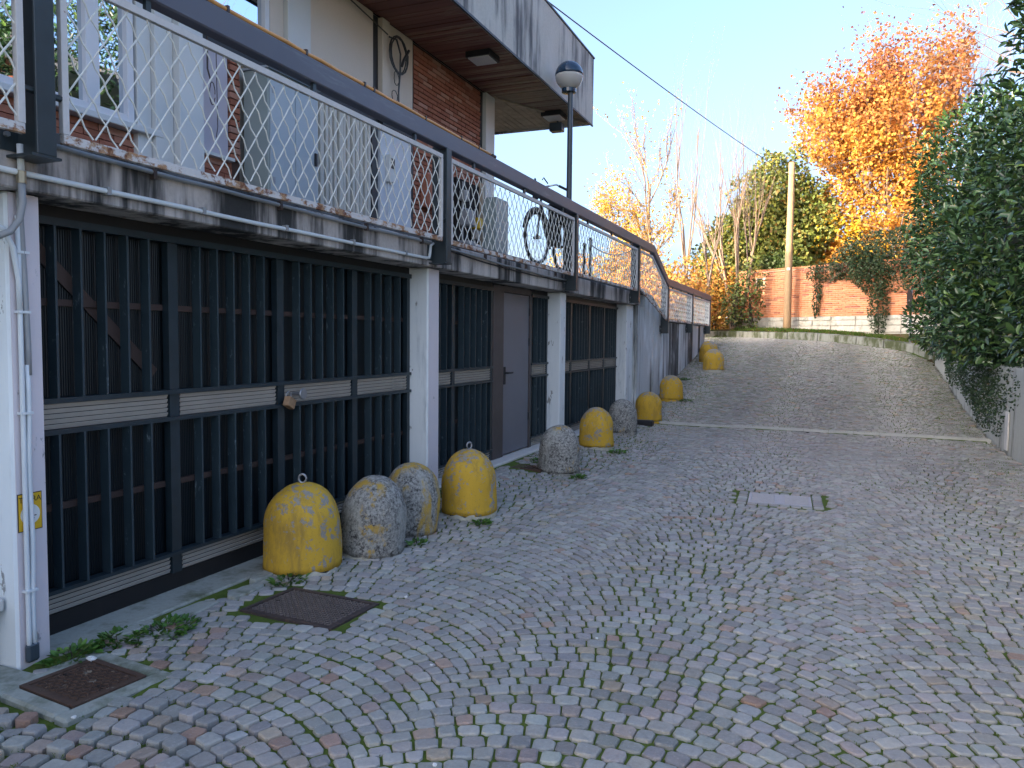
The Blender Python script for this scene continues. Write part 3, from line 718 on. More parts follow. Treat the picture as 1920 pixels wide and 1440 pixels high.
# ------------------------------------------------------------------ terrace railing
rl = thing('terrace_railing', 'dark steel terrace railing with white diamond mesh panels and slate handrail', 'railing', (-3.38, 8, 2.5))
XR = -3.33
posts = [(2.46, 2.405, 3.40), (6.43, 2.295, 3.36), (10.35, 2.285, 3.36), (14.17, 2.285, 3.36), (17.02, 1.75, 2.90), (20.28, 1.80, 2.86), (23.42, 1.80, 2.86)]
for y, z0, z1 in posts:
    p = MB().box(-3.465, -3.305, y-.018, y+.026, z0, z1)
    p.box(-3.315, -3.297, y-.045, y+.05, z0, z1-.02)
    po = p.build('post', M['post'], rl, bevel=.003)
    MB().box(-3.53, -3.30, y-.07, y+.075, z0-.012, z0).build('foot_plate', M['post'], po)
    MB().box(-3.50, -3.462, y-.10, y+.10, z0+.02, z0+.16).build('bracket', M['post'], po)
    for sg in (-.075, .075): MB().tube([(-3.462, y+sg, z0+.09), (-3.445, y+sg, z0+.09)], .013, 6).build('bolt', M['galv'], po)
hr = MB()
line = [(-1.6, 3.405), (15.42, 3.405), (16.98, 2.86), (23.50, 2.845)]
for (ya, za), (yb, zb_) in zip(line, line[1:]):
    pass
P_ = lambda dz, w_: [(x, y, z+dz) for y, z in line for x in w_]
# one mitred channel: profile swept along the line
prof = [(-3.40, -.075), (-3.30, -.075), (-3.30, .078), (-3.40, .078)]
vs = [(px_, y, z+pz_) for y, z in line for px_, pz_ in prof]; fs = []
for i in range(3):
    for k_ in range(4): fs.append((i*4+k_, i*4+(k_+1) % 4, i*4+4+(k_+1) % 4, i*4+4+k_))
fs += [(3, 2, 1, 0), (12, 13, 14, 15)]
MB().add(vs, fs).build('handrail', M['handrail'], rl, bevel=.008, fix=True)
pts = [(-3.318+R.uniform(-.003, .003), y, 3.499+R.uniform(-.004, .004)) for y in np.arange(2.0, 7.45, .18)]
op = MB().tube(pts, .015, 8).build('orange_pipe', M['orange'], rl, smooth=True)
for y in (3.45, 3.62, 4.35, 5.05, 5.18, 6.0, 6.7, 7.1): MB().box(-3.336, -3.300, y-.009, y+.009, 3.483, 3.519).build('pipe_clip', M['clip'], op)
MB().tube([(-3.318, 7.45, 3.499), (-3.318, 7.52, 3.50)], .02, 8).build('pipe_end', M['clip'], op)
NW = [0]
extra = MB()
def wave_wire(mb, y0, z0, y1, z1, ph, fine):
    L = math.hypot(y1-y0, z1-z0); n = max(1, round(L/.058)) if fine else max(1, round(L/.116))
    pts = []
    ny, nz_ = -(z1-z0)/L, (y1-y0)/L
    for i in range(n+1):
        t_ = i/n; s = ((i+ph) % 2*2-1)
        pts.append((XR+.004*s, y0+(y1-y0)*t_+ny*.0022*s, z0+(z1-z0)*t_+nz_*.0022*s))
    mb.tube(pts, .0045, 5 if fine else 4)
def panel(y0, y1, zb0, zb1, zt, fine, stubs=True):
    """mesh panel: flat-bar frame and crossing crimped wires; zt maps y to the top edge"""
    fr = MB()
    fr.bar((XR, y0, zb0-.022), (XR, y1, zb1-.022), .030, .044)
    f = fr.build('mesh_panel', M['rustframe'], rl, bevel=.002)
    ys_ = [y0]+[y for y in (15.35,) if y0 < y < y1]+[y1]
    tp = MB()
    for a, b in zip(ys_, ys_[1:]): tp.bar((XR, a, zt(a)-.012), (XR, b, zt(b)-.012), .030, .040)
    tp.bar((XR, y0+.014, zb0+.001), (XR, y0+.014, zt(y0)-.033), .030, .034, up=(0, 1, 0)); tp.bar((XR, y1-.014, zb1+.001), (XR, y1-.014, zt(y1)-.033), .030, .034, up=(0, 1, 0))
    tp.build('top_bar', M['frame'], f, bevel=.002)
    if stubs:
        for y in np.linspace(y0+.5, y1-.5, 3): MB().box(XR-.012, XR+.012, y-.016, y+.016, zt(y)+.008, zt(y)+.075).build('stub', M['post'], f)
        for yy, sg in ((y0, -1), (y1, 1)): MB().tube([(XR, yy, zb0+.16), (XR, yy+sg*.075, zb0+.16)], .016, 6).build('pin', M['post'], f)
    dy, dz_ = .1345, .196
    sl = dz_/dy
    lo = lambda y: zb0+(zb1-zb0)*(y-y0)/(y1-y0)
    for fam in (1, -1):
        k0 = int((y1-y0)/dy)+12
        for k_ in range(-12, k0):
            c0 = y0+(k_+.25)*dy
            # wire: z = lo + fam*sl*(y-c0) sampled and clipped
            seg = [y for y in np.linspace(y0+.02, y1-.02, 240) if lo(y) <= lo(y0)+fam*sl*(y-c0)-(zb0-lo(y))*0 <= zt(y)-.03] if True else []
            if len(seg) < 4: continue
            ya, yb = seg[0], seg[-1]
            za, zb_ = zb0+fam*sl*(ya-c0), zb0+fam*sl*(yb-c0)
            if NW[0] < 298 and fine:
                w_ = MB(); wave_wire(w_, ya, za, yb, zb_, k_ % 2, True); w_.build('wire', M['wire'], f); NW[0] += 1
            else: wave_wire(extra, ya, za, yb, zb_, k_ % 2, y1 < 11)
    return f
T1 = lambda y: 3.262
panel(2.56, 6.345, 2.525, 2.525, T1, True)
panel(6.52, 10.27, 2.515, 2.515, T1, True)
panel(-1.3, 2.375, 2.525, 2.525, T1, True)
panel(10.43, 14.08, 2.535, 2.535, T1, True)
panel(14.25, 16.95, 2.60, 2.06, lambda y: float(np.interp(y, [15.35, 16.95], [3.262, 2.74])), False, False)
panel(17.10, 20.20, 2.06, 2.06, lambda y: 2.735, False)
panel(20.36, 23.34, 2.06, 2.06, lambda y: 2.73, False)
stuff(extra.build('wire_mesh', M['wire'], rl))

# ------------------------------------------------------------------ villa above the terrace
XW, ZS = -5.0, 5.34
vl = thing('villa', 'brick and panel villa with a deep concrete roof edge and timber soffit', 'house', (-8, 4, 2.58))
MB().box(-16, XW-.06, -15, 11.08, 2.58, ZS+.1).build('wall', M['plaster'], vl)
MB().box(-16.4, -3.96, -15.5, 13.13, 6.33, 6.46).build('roof', M['rooftop'], vl)
# unseen set-back blocks, added to keep the sun off lane, hedge and brick wall
MB().box(-16, -8.2, -15, 11.0, 6.46, 9.2).build('shade_block', M['plaster'], vl)
MB().box(-16, -8.2, -15, 3.0, 9.2, 11.0).build('shade_block', M['plaster'], vl)
MB().box(-4.0, -3.94, -15.5, 13.15, ZS-.02, 6.45).build('fascia', M['fascia'], vl, bevel=.006)
MB().box(-16.4, -4.001, 13.09, 13.15, ZS-.02, 6.45).build('fascia', M['fascia'], vl, bevel=.006)
MB().box(-3.97, -3.925, -15.5, 13.165, 6.45, 6.475).build('roof_edge_strip', M['darkstrip'], vl)
MB().box(-3.96, -3.936, -15.5, 13.155, ZS-.045, ZS-.02).build('drip_strip', M['darkstrip'], vl)
MB().box(-16.3, -4.0, -15.4, 13.09, ZS+.035, ZS+.05).build('soffit_backing', M['gap'], vl)
MY0, MY1 = 11.12, 13.09
mitre = lambda y: -5.0+(y-MY0)/(MY1-MY0)*(1.0)
y = 3.2
while y < MY1-.02:
    y2 = min(y+.098, MY1-.005); xa = XW if y < MY0 else mitre(y)+.02
    dz_ = R.uniform(0, .010)
    if -4.02-xa > .03: MB().box(xa, -4.002, y, y2-.009, ZS+dz_, ZS+.022+dz_).build('plank', M['plank'], vl)
    y += .098
x = -9.0
while x < -4.1:
    x2 = x+.105; ya = MY0 if x < XW else MY0+(x2+5.0)*(MY1-MY0)/1.0
    if MY1-ya > .05:
        dz_ = R.uniform(0, .010); MB().box(x, x2-.010, ya+.02, MY1-.002, ZS+dz_, ZS+.022+dz_).build('plank', M['plank2'], vl)
    x += .105
MB().bar((-5.0, MY0, ZS-.006), (-4.0, MY1, ZS-.006), .05, .02).build('mitre_batten', M['plank2'], vl)
for (x, y, fl) in ((-4.36, 9.45, 0), (-4.36, 12.3, 1)):
    a = MB().box(x-.17, x+.17, y-.17, y+.17, ZS-.075, ZS-.001).build('soffit_light', M['darkstrip'], vl)
    MB().box(x-.145, x+.145, y-.145, y+.145, ZS-.09, ZS-.076).build('diffuser', M['pilaster'], a)
    if fl:
        MB().box(x-.12, x+.10, y+.10, y+.26, ZS-.26, ZS-.12).build('floodlight', M['darkmetal'], a, bevel=.01)
        MB().tube([(x, y+.18, ZS-.12), (x, y+.18, ZS)], .015, 6).build('bracket', M['darkmetal'], a)
# brick field right of the door, bricks laid one by one
MB().box(XW-.06, XW-.022, 8.745, 10.79, 2.58, ZS).build('mortar_bed', M['mortar'], vl)
bm_ = MB().box(-.045, 0, -.1215, .1215, -.0245, .0245).mesh('brick', M['brick'], bevel=.003)
cnt = [0]; left = MB()
def brick(x, y, z, hy=1):
    if cnt[0] < 298:
        o = link('brick', bm_, vl); o.location = Vector((x, y, z))-off(vl)
        if hy != 1: o.scale = (1, hy, 1)
        cnt[0] += 1
    else: left.box(x-.045, x, y-.1215*hy, y+.1215*hy, z-.0245, z+.0245)
rows = [(i, 2.62+i*.0605) for i in range(45)]
vis = sorted(rows, key=lambda t_: -t_[1])
for i, z in vis:
    y = 8.755-(.125 if i % 2 else 0)
    while y < 10.78:
        a, b = max(8.755, y), min(10.78, y+.243)
        if b-a > .05: brick(XW+R.uniform(-.006, .004), (a+b)/2, z, (b-a)/.243)
        y += .252
for i in range(10):   # plinth under the windows and the slim pier by the cabinet
    y = 1.5-(.125 if i % 2 else 0)
    while y < 5.5:
        left.box(XW-.045, XW+R.uniform(-.006, .004), y, min(y+.243, 5.5), 2.59+i*.0555, 2.59+i*.0555+.049); y += .252
for i in range(17): left.box(XW-.045, XW+.01+R.uniform(-.006, .004), 5.485, 5.60, 3.17+i*.0605, 3.17+i*.0605+.049)
stuff(left.build('brickwork', M['brick'], vl))
MB().box(XW-.06, XW-.022, -1, 5.62, 2.58, 4.2).build('mortar_bed', M['mortar'], vl)
# windows
def window(y0, y1, z0, z1, mull, x=XW):
    fr = MB()
    fr.box(x-.06, x+.035, y0, y0+.06, z0, z1); fr.box(x-.06, x+.035, y1-.06, y1, z0, z1)
    fr.box(x-.06, x+.033, y0+.06, y1-.06, z0, z0+.06); fr.box(x-.06, x+.033, y0+.06, y1-.06, z1-.06, z1)
    for m in mull: fr.box(x-.06, x+.031, m-.055, m+.055, z0+.06, z1-.06)
    w_ = fr.build('window', M['winframe'], vl, bevel=.004)
    ed = [y0]+mull+[y1]
    for a, b in zip(ed, ed[1:]): MB().box(x-.02, x-.012, a+.05, b-.05, z0+.05, z1-.05).build('pane', M['glass'], w_)
    return w_
wA = window(1.9, 4.43, 3.20, 4.75, [2.7, 3.66, 4.08])
MB().box(XW-.05, XW+.09, 1.8, 4.66, 3.145, 3.195).build('sill', M['pilaster'], wA, bevel=.006)
window(5.04, 5.98, 4.28, 5.28, [])
for a, b, x_, z0, z1, m in ((4.45, 4.58, .045, 2.9, 5.33, 'pilaster'), (4.585, 4.76, .085, 2.9, 5.33, 'pilaster'), (4.765, 5.02, .15, 2.62, 5.33, 'pilaster'),
        (5.025, 5.475, -.015, 3.17, 4.06, 'lavpanel'), (6.00, 6.20, .02, 4.27, 5.33, 'cream'), (6.205, 6.56, .07, 4.27, 5.33, 'pilaster'),
        (6.565, 7.78, .02, 4.27, 5.33, 'cream'), (7.80, 7.93, -.01, 2.6, 5.33, 'darkstrip'), (7.935, 8.10, .05, 4.27, 5.33, 'cream'), (8.105, 8.69, .02, 4.27, 5.33, 'cream'),
        (8.695, 8.745, .0, 2.6, 5.33, 'darkstrip'), (10.80, 10.87, -.01, 2.6, 5.33, 'darkstrip'), (10.875, 11.20, .05, 2.6, 5.33, 'pilaster')):
    MB().box(XW-.058, XW+x_, a, b, z0, z1).build('facade_panel', M[m], vl, bevel=.004)
MB().box(XW-.058, XW+.015, 5.02, 7.795, 4.07, 4.265).build('lintel', M['darkstrip'], vl)
MB().box(XW-.058, XW+.055, 7.936, 8.69, 4.10, 4.265).build('lintel', M['darkstrip'], vl)
MB().box(XW-.05, XW+.06, 5.03, 5.475, 3.14, 3.168).build('sill', M['pilaster'], vl)
MB().box(XW-.057, XW-.03, 6.1, 7.79, 2.6, 4.068).build('shutter', M['shutter'], vl)
sh = vl.children[-1]
for i in range(20):
    yy = 6.12+i*.0825
    MB().box(XW-.03, XW+(.016 if i % 3 else .026), yy, yy+(.048 if i % 4 else .066), 2.62, 4.05).build('shutter_slat', M['shutter'], sh, bevel=.006)
dr = MB().box(XW-.05, XW+.01, 7.955, 8.675, 2.6, 4.095).build('door', M['doorblue'], vl, bevel=.004)
MB().box(XW+.01, XW+.07, 8.06, 8.20, 3.46, 3.78).build('intercom', M['pilaster'], dr, bevel=.006)
MB().box(XW+.0705, XW+.074, 8.09, 8.17, 3.62, 3.74).build('intercom_panel', M['darkstrip'], dr)
MB().tube([(XW+.03, 8.10, 3.46), (XW+.04, 8.08, 3.36), (XW+.03, 8.10, 3.2), (XW+.02, 8.1, 2.7)], .006, 6).build('intercom_cable', M['pipewhite'], dr)
# niche box, gas meters and end cabinet on the brick field
nb_ = MB().box(XW, XW+.12, 8.93, 9.25, 3.30, 3.72).build('wall_box', M['brick'], vl, bevel=.006)
MB().box(XW+.004, XW+.03, 9.30, 9.46, 3.28, 3.72).build('slot_window', M['darkstrip'], vl)
MB().box(XW+.004, XW+.06, 9.85, 10.62, 2.6, 3.86).build('meter_board', M['gap'], vl)
for yy, zz, s_, m in ((10.0, 3.62, .075, 'pipegrey'), (10.05, 3.30, .11, 'pipegrey'), (10.42, 3.28, .085, 'signyellow'), (10.02, 2.86, .12, 'pipegrey'), (10.36, 2.88, .09, 'pilaster'), (10.40, 3.12, .07, 'louvre')):
    MB().box(XW+.06, XW+.06+s_*1.5, yy-s_, yy+s_, zz-s_, zz+s_).build('gas_meter', M[m], vl, bevel=.02)
for a, b in (((10.0, 2.7), (10.0, 3.82)), ((10.42, 2.7), (10.42, 3.5)), ((10.0, 3.45), (10.42, 3.45))):
    MB().tube([(XW+.09, a[0], a[1]), (XW+.09, b[0], b[1])], .016, 8).build('meter_pipe', M['pipegrey'], vl)
MB().box(XW+.004, XW+.10, 10.63, 10.69, 2.6, 3.92).build('meter_plank', M['plank2'], vl)
ec = MB().box(XW+.052, XW+.30, 10.72, 11.19, 2.6, 3.72).build('end_cabinet', M['cabinetside'], vl, bevel=.008)
# cables on the facade
mb = MB()
def ring(c, r, squash, rt, n=18, gap=0):
    return [Vector(c)+Vector((R.uniform(-.004, .004), r*math.cos(t_+rt), squash*r*math.sin(t_+rt))) for t_ in np.linspace(0, 2*math.pi-gap, n)]
for r_, s_ in ((.20, 1.1), (.17, 1.2), (.22, .95)): mb.tube(ring((XW+.10, 8.22, 4.98), r_, s_, R.random()*6), .0085, 6)
mb.tube([(XW+.10, 8.0, 5.12), (XW+.11, 8.15, 5.14), (XW+.11, 8.24, 5.0), (XW+.10, 8.25, 4.8), (XW+.09, 8.23, 4.55), (XW+.08, 8.25, 4.3)], .011, 6)
mb.tube([(XW+.12, 8.42, 5.1), (XW+.12, 8.3, 4.95), (XW+.12, 8.25, 4.86)], .018, 6)
mb.tube(ring((XW+.09, 8.18, 4.70), .055, 1.5, 0, gap=.6), .005, 5); mb.tube(ring((XW+.09, 8.14, 4.48), .065, 1.0, 1), .005, 5)
mb.tube([(XW+.05, 6.2, 5.30), (XW+.06, 7.2, 5.27), (XW+.08, 8.0, 5.15)], .008, 5)
cb = mb.build('cable_bundle', M['bikeframe'], vl)
mb = MB(); mb.tube([(XW+.04, 5.18, 4.3), (XW+.04, 5.18, 3.86), (XW+.05, 5.2, 3.78)], .008, 5); mb.tube(ring((XW+.06, 5.21, 3.66), .03, 3.2, 0, gap=.3), .004, 5); mb.tube([(XW+.05, 5.27, 4.1), (XW+.05, 5.28, 3.4), (XW+.06, 5.25, 3.3)], .004, 5)
mb.build('loose_cable', M['clip'], vl)
# electrical cabinet standing on the terrace
t = thing('electrical_cabinet', 'grey steel two-door electrical cabinet on the terrace behind the mesh', 'cabinet', (-4.8, 5.85, 2.58))
MB().box(XW+.02, XW+.30, 5.63, 6.34, 2.58, 3.98).build('cabinet_body', M['cabinetside'], t, bevel=.006)
for a, b in ((5.64, 5.985), (5.995, 6.33)):
    dd = MB().box(XW+.30, XW+.318, a, b, 2.62, 3.96).build('cabinet_door', M['cabinet'], t, bevel=.004)
    if a < 5.7:
        for zz in (3.0, 3.8): MB().box(XW+.318, XW+.322, a+.02, a+.055, zz-.03, zz+.03).build('hinge', M['galv'], dd)
    else: MB().box(XW+.318, XW+.335, b-.06, b-.03, 3.25, 3.37).build('latch', M['black2'], dd)
MB().box(XW+.01, XW+.33, 5.61, 6.36, 3.98, 4.0).build('cabinet_lid', M['cabinet'], t)

# ------------------------------------------------------------------ bollards
BOL = [  # x, y, radius, height, material kind, ring, tilt(x,y), label
    (-3.34, 4.32, .268, .60, 'y', True, (0, 0), 'yellow concrete bollard with a lifting eye, nearest to the camera and biggest'),
    (-3.13, 4.86, .247, .58, 'm', False, (.02, .10), 'grey lichened concrete bollard leaning right beside the nearest yellow bollard, small yellow patches low down'),
    (-3.17, 5.46, .245, .57, 'l', False, (.0, .13), 'speckled pale bollard with yellow remains, leaning in front of the first white pillar'),
    (-2.95, 6.17, .250, .59, 'y', True, (0, 0), 'yellow concrete bollard with a top ring and chipped white base, standing alone'),
    (-2.90, 8.53, .245, .57, 'g', False, (0, 0), 'grey weathered bollard beside the small gully grate, no yellow paint left'),
    (-3.05, 10.60, .247, .58, 'y', False, (0, 0), 'yellow bollard with a dirty grey top just behind the pale grey bollard'),
    (-3.13, 12.42, .240, .56, 'g', False, (0, 0), 'dark grey bare concrete bollard between two yellow ones'),
    (-3.09, 14.20, .255, .57, 'y', False, (0, 0), 'yellow bollard behind the black rubber block at the channel drain'),
    (-3.11, 16.52, .250, .54, 'y', False, (0, 0), 'yellow bollard at the foot of the ramp beside the stepped retaining wall'),
    (-2.70, 19.92, .262, .56, 'y', False, (0, 0), 'worn yellow bollard on the ramp, in front of the farthest one'),
    (-3.02, 21.28, .252, .56, 'y', False, (0, 0), 'farthest yellow bollard, half hidden high on the ramp'),
]
for i, (x, y, r, h, kd, ring_, tilt, lab) in enumerate(BOL):
    z = gz(x, y); t = thing('bollard', lab, 'bollard', (x, y, z), 'dome-topped concrete bollards along the garages')
    rot = Matrix.Rotation(tilt[1], 3, 'Y') @ Matrix.Rotation(tilt[0], 3, 'X')
    q = random.Random(i+3); pr = []
    for k_ in range(7): pr.append((r*(1-.012*k_/6*2), .035+(h*.50-.035)*k_/6))
    for k_ in range(1, 15):
        a = math.pi/2*k_/14; pr.append((r*.976*max(.004, math.cos(a))**.92, h*.50+h*.50*math.sin(a)**1.06))
    mb = MB(); mb.lathe((x, y, z-.015), pr, 40, rot, .002, q)
    mb.v = [(v[0]+.012*noise.noise((v[0]*5, v[1]*5, v[2]*5+i)), v[1]+.012*noise.noise((v[0]*5, v[1]*5+9, v[2]*5)), v[2]+.008*noise.noise((v[0]*6, v[1]*6, v[2]*6+3))) for v in mb.v]; me = mb.build('body', bollard_mat('bollard coat %d' % i, kd, i+1), t, smooth=True)
    mb = MB(); n = 40; vs = []
    for rr, zz in ((r*.97, -.03), (r*1.005, .012), (r*1.0, .04)):
        for k_ in range(n):
            a = 2*math.pi*k_/n; v = rot@Vector((rr*(1+q.uniform(-.02, .012))*math.cos(a), rr*(1+q.uniform(-.02, .012))*math.sin(a), zz+(q.uniform(-.022, .008) if zz > .02 else 0)-.015)); vs.append((x+v.x, y+v.y, z+v.z))
    mb.add(vs, [(a_*n+k_, a_*n+(k_+1) % n, a_*n+n+(k_+1) % n, a_*n+n+k_) for a_ in range(2) for k_ in range(n)])
    mb.build('base_rim', M['chipbase'] if i in (0, 3, 1, 5, 9) else me.data.materials[0], t, smooth=True)
    if ring_:
        top = h-.015; cw = .35 if i == 0 else 1.05
        pts = [(x+.026*math.cos(a)*math.cos(cw), y+.026*math.cos(a)*math.sin(cw), z+top+.030+.026*math.sin(a)*1.15) for a in np.linspace(0, 2*math.pi, 16)[:-1]]
        MB().tube(pts, .0075, 8, closed=True).build('lifting_eye', M['galv'], t, smooth=True)

# ------------------------------------------------------------------ lamp post, bicycle, chain posts on the terrace
DZ = 2.576
t = thing('street_lamp', 'globe street lamp with navy cap on a slim grey post behind the railing', 'street lamp', (-3.63, 10.95, DZ))
MB().lathe((-3.63, 10.95, DZ), [(.050, 0), (.050, .9), (.042, .95), (.038, 2.66)], 16).build('pole', M['darkmetal'], t, smooth=False)
MB().lathe((-3.63, 10.95, DZ), [(.12, 0), (.12, .02), (.06, .04)], 16).build('base_plate', M['darkmetal'], t)
gc = Vector((-3.655, 10.95, 5.445)); gr = .205
MB().lathe(gc, [(.045, -.25), (.105, -.242), (.108, -.190), (.078, -.185)], 20).build('neck', M['lampcap'], t)
pr = [(gr*math.cos(a), gr*math.sin(a)) for a in np.linspace(-1.2, .0, 9)]+[((gr-.004)*math.cos(a), (gr-.004)*math.sin(a)) for a in np.linspace(.0, -1.2, 9)]
MB().lathe(gc, pr, 32).build('bowl', M['bowl'], t, smooth=True)
MB().lathe(gc, [(gr*1.012*max(.002, math.cos(a)), gr*1.012*math.sin(a)) for a in np.linspace(.005, math.pi/2, 10)], 32).build('cap', M['lampcap'], t, smooth=True)
MB().lathe(gc, [(gr*.9, .0), (gr*.9, -.006), (.05, -.02)], 24).build('reflector', M['signwhite'], t)
MB().lathe(gc, [(.028, -.20), (.030, -.12), (.022, -.09), (.045, -.05), (.03, .0)], 16).build('bulb', M['pipegrey'], t, smooth=True)

bx, yf, yr = -3.60, 9.55, 10.62
t = thing('bicycle', 'dark city bicycle leaning on the terrace side of the railing', 'bicycle', (bx, 10.0, DZ))
def wheel(y, x, steer=0):
    c = Vector((x, y, DZ+.345)); d = Vector((math.sin(steer), math.cos(steer), 0))
    ty = MB().tube([c+d*(.33*math.cos(a))+Vector((0, 0, .33*math.sin(a))) for a in np.linspace(0, 2*math.pi, 33)[:-1]], .022, 8, closed=True)
    w_ = ty.build('wheel', M['black2'], t, smooth=True)
    MB().tube([c+d*(.305*math.cos(a))+Vector((0, 0, .305*math.sin(a))) for a in np.linspace(0, 2*math.pi, 33)[:-1]], .009, 6, closed=True).build('rim', M['chrome'], w_)
    sp = MB()
    for a in np.linspace(0, 2*math.pi, 15)[:-1]: sp.tube([c, c+d*(.30*math.cos(a))+Vector((0, 0, .30*math.sin(a)))], .002, 4)
    sp.tube([c+Vector((-.05, 0, 0)), c+Vector((.05, 0, 0))], .02, 8); stuff(sp.build('spoke', M['chrome'], w_))
    mg = MB().tube([c+d*(.375*math.cos(a))+Vector((0, 0, .375*math.sin(a))) for a in np.linspace(-.3, 2.9, 16)], .024, 6); mg.build('mudguard', M['bikeframe'], t, smooth=True)
wheel(yf, bx, .12); wheel(yr, bx-.03)
fr = MB(); Z = DZ
fr.tube([(bx, yf, Z+.345), (bx, yf+.12, Z+.80), (bx, yf+.16, Z+.95)], .017, 8)
fr.tube([(bx, yf+.13, Z+.80), (bx, yf+.35, Z+.50), (bx, yf+.55, Z+.30)], .02, 8); fr.tube([(bx, yf+.12, Z+.70), (bx, yf+.32, Z+.42), (bx, yf+.55, Z+.30)], .016, 8)
fr.tube([(bx, yf+.55, Z+.30), (bx, yf+.70, Z+.82)], .017, 8); fr.tube([(bx, yf+.55, Z+.30), (bx-.03, yr, Z+.345), (bx, yf+.66, Z+.68)], .012, 6)
fr.build('frame', M['bikeframe'], t, smooth=True)
hbar = [(bx-.30, yf+.27, Z+1.00), (bx-.20, yf+.17, Z+1.05), (bx-.06, yf+.15, Z+1.03), (bx, yf+.15, Z+1.00), (bx+.06, yf+.15, Z+1.03), (bx+.20, yf+.17, Z+1.05), (bx+.31, yf+.27, Z+.995)]
hb_ = MB().tube(hbar, .0125, 8).build('handlebar', M['chrome'], t, smooth=True)
for a, b in ((0, 1), (6, 5)): MB().tube([hbar[a], Vector(hbar[a]).lerp(Vector(hbar[b]), .75)], .018, 8).build('grip', M['black2'], hb_)
MB().tube([(bx, yf+.16, Z+.93), (bx, yf+.15, Z+1.01)], .016, 8).build('stem', M['chrome'], hb_)
for sg in (-1, 1): MB().tube([(bx+sg*.10, yf+.12, Z+1.06), (bx+sg*.06, yf+.06, Z+1.13), (bx+sg*.045, yf+.05, Z+1.10)], .009, 6).build('brake_lever', M['black2'], hb_)
MB().lathe((bx, yf+.70, Z+.86), [(.05, -.03), (.10, -.02), (.11, .02), (.06, .045)], 14).build('saddle', M['black2'], t, smooth=True)
MB().obox((bx-.02, yr-.02, Z+.80), (.15, 0, 0), (0, .20, .02), (0, -.01, .13)).build('pannier', M['black2'], t, bevel=.04)
for sg in (-1, 1): MB().obox((bx+sg*.13, yr, Z+.52), (.055, 0, 0), (0, .17, 0), (0, 0, .17)).build('saddle_bag', M['black2'], t, bevel=.03)
MB().tube([(bx, yf-.04, Z+.86), (bx, yf-.10, Z+.86)], .035, 10).build('headlight', M['black2'], t)
CHL = ['slim dark post on the terrace nearest the bicycle, behind the mesh', 'slim reddish post on the terrace behind the mesh, holding a chain', 'shorter dark post on the terrace behind the mesh', 'dark post on the terrace at the chain end, next to the lower steps']
for i, (x, y, h) in enumerate(((-3.62, 10.75, .75), (-3.75, 11.6, .68), (-3.8, 12.3, .55), (-3.8, 12.65, .68))):
    t = thing('chain_post', CHL[i], 'post', (x, y, DZ), 'chain posts on the terrace')
    MB().tube([(x, y, DZ), (x, y, DZ+h)], .024, 8).build('shaft', M['black2'] if i != 1 else M['brick'], t)
    MB().lathe((x, y, DZ), [(.07, 0), (.07, .03), (.03, .05)], 12).build('foot', M['black2'], t)
    MB().lathe((x, y, DZ+h), [(.025, 0), (.038, .02), (.02, .055), (.003, .06)], 10).build('knob', M['black2'], t)
tag(MB().tube(sag((-3.8, 12.65, DZ+.62), (-3.75, 15.2, DZ+.78), 14, .12), .010, 6).build('chain', M['galv'], None), 'thin grey chain sagging between the terrace posts behind the mesh', 'chain')

# ------------------------------------------------------------------ right wall, kerb, verge, brick wall, pole, sign
rwl = thing('side_wall', 'low mossy concrete wall along the right edge of the road', 'wall', (2.55, 10, 0))
mb = MB(); 
def side_top(y): return float(np.interp(y, [-5, 17, 20, 22], [1.27, 1.25, 1.18, 1.35]))
yy = -5.0; segs = [(-5, 3.6), (3.61, 8.4), (8.41, 12.98), (13.0, 17.5), (17.51, 19.6), (19.61, 21.6)]
for a, b in segs:
    n = max(1, int((b-a)/.8)); ys_ = np.linspace(a, b, n+1)
    poly = [(y, zp(y)-.3) for y in ys_]+[(y, side_top(y)) for y in ys_[::-1]]
    MB().prism(poly, 'x', 2.42, 2.66).build('wall_panel', M['lowwall'], rwl, bevel=.01)
MB().obox((2.405, 12.95, .33), (.012, 0, 0), (0, .10, 0), (0, 0, .28)).build('render_patch', M['sillstone'], rwl, bevel=.01)
# kerb of long weathered stones round the far bend
kb = structure(bpy.data.objects.new('kerb', None)); COL.objects.link(kb); ROOT['kerb'] = Vector((0, 0, 0))
pl = [Vector((x, y, 0)) for x, y in zip(_CXs, _CYs)]
fine = [pl[0]]
for a, b in zip(pl, pl[1:]):
    n = max(1, int((b-a).length/.22))
    fine += [a.lerp(b, (i+1)/n) for i in range(n)]
i = 0
while i < len(fine)-1:
    n = min(len(fine)-1, i+R.choice((4, 5, 5, 6))); run = fine[i:n+1]; mb = MB(); vs = []; dh = R.uniform(-.012, .012)
    for k_, p in enumerate(run):
        d = (run[min(k_+1, len(run)-1)]-run[max(k_-1, 0)]).normalized(); nr = Vector((-d.y, d.x, 0))
        if nr.y < 0 and nr.x < .5: nr = -nr
        nr = Vector((abs(nr.x), abs(nr.y), 0)); q = p+(d*.012 if k_ == 0 else (-d*.012 if k_ == len(run)-1 else Vector()))
        zr = zp(p.y)
        vs += [q+Vector((0, 0, zr-.2)), q+nr*.02+Vector((0, 0, zr+.20+dh)), q+nr*.24+Vector((0, 0, zr+.22+dh)), q+nr*.24+Vector((0, 0, zr-.2))]
    fs = [(a*4+b, a*4+(b+1) % 4, a*4+4+(b+1) % 4, a*4+4+b) for a in range(len(run)-1) for b in range(4)]+[(0, 1, 2, 3), tuple(4*(len(run)-1)+b for b in (3, 2, 1, 0))]
    mb.add(vs, fs); mb.build('kerb_stone', M['kerb'], kb, bevel=.012, fix=True); i = n
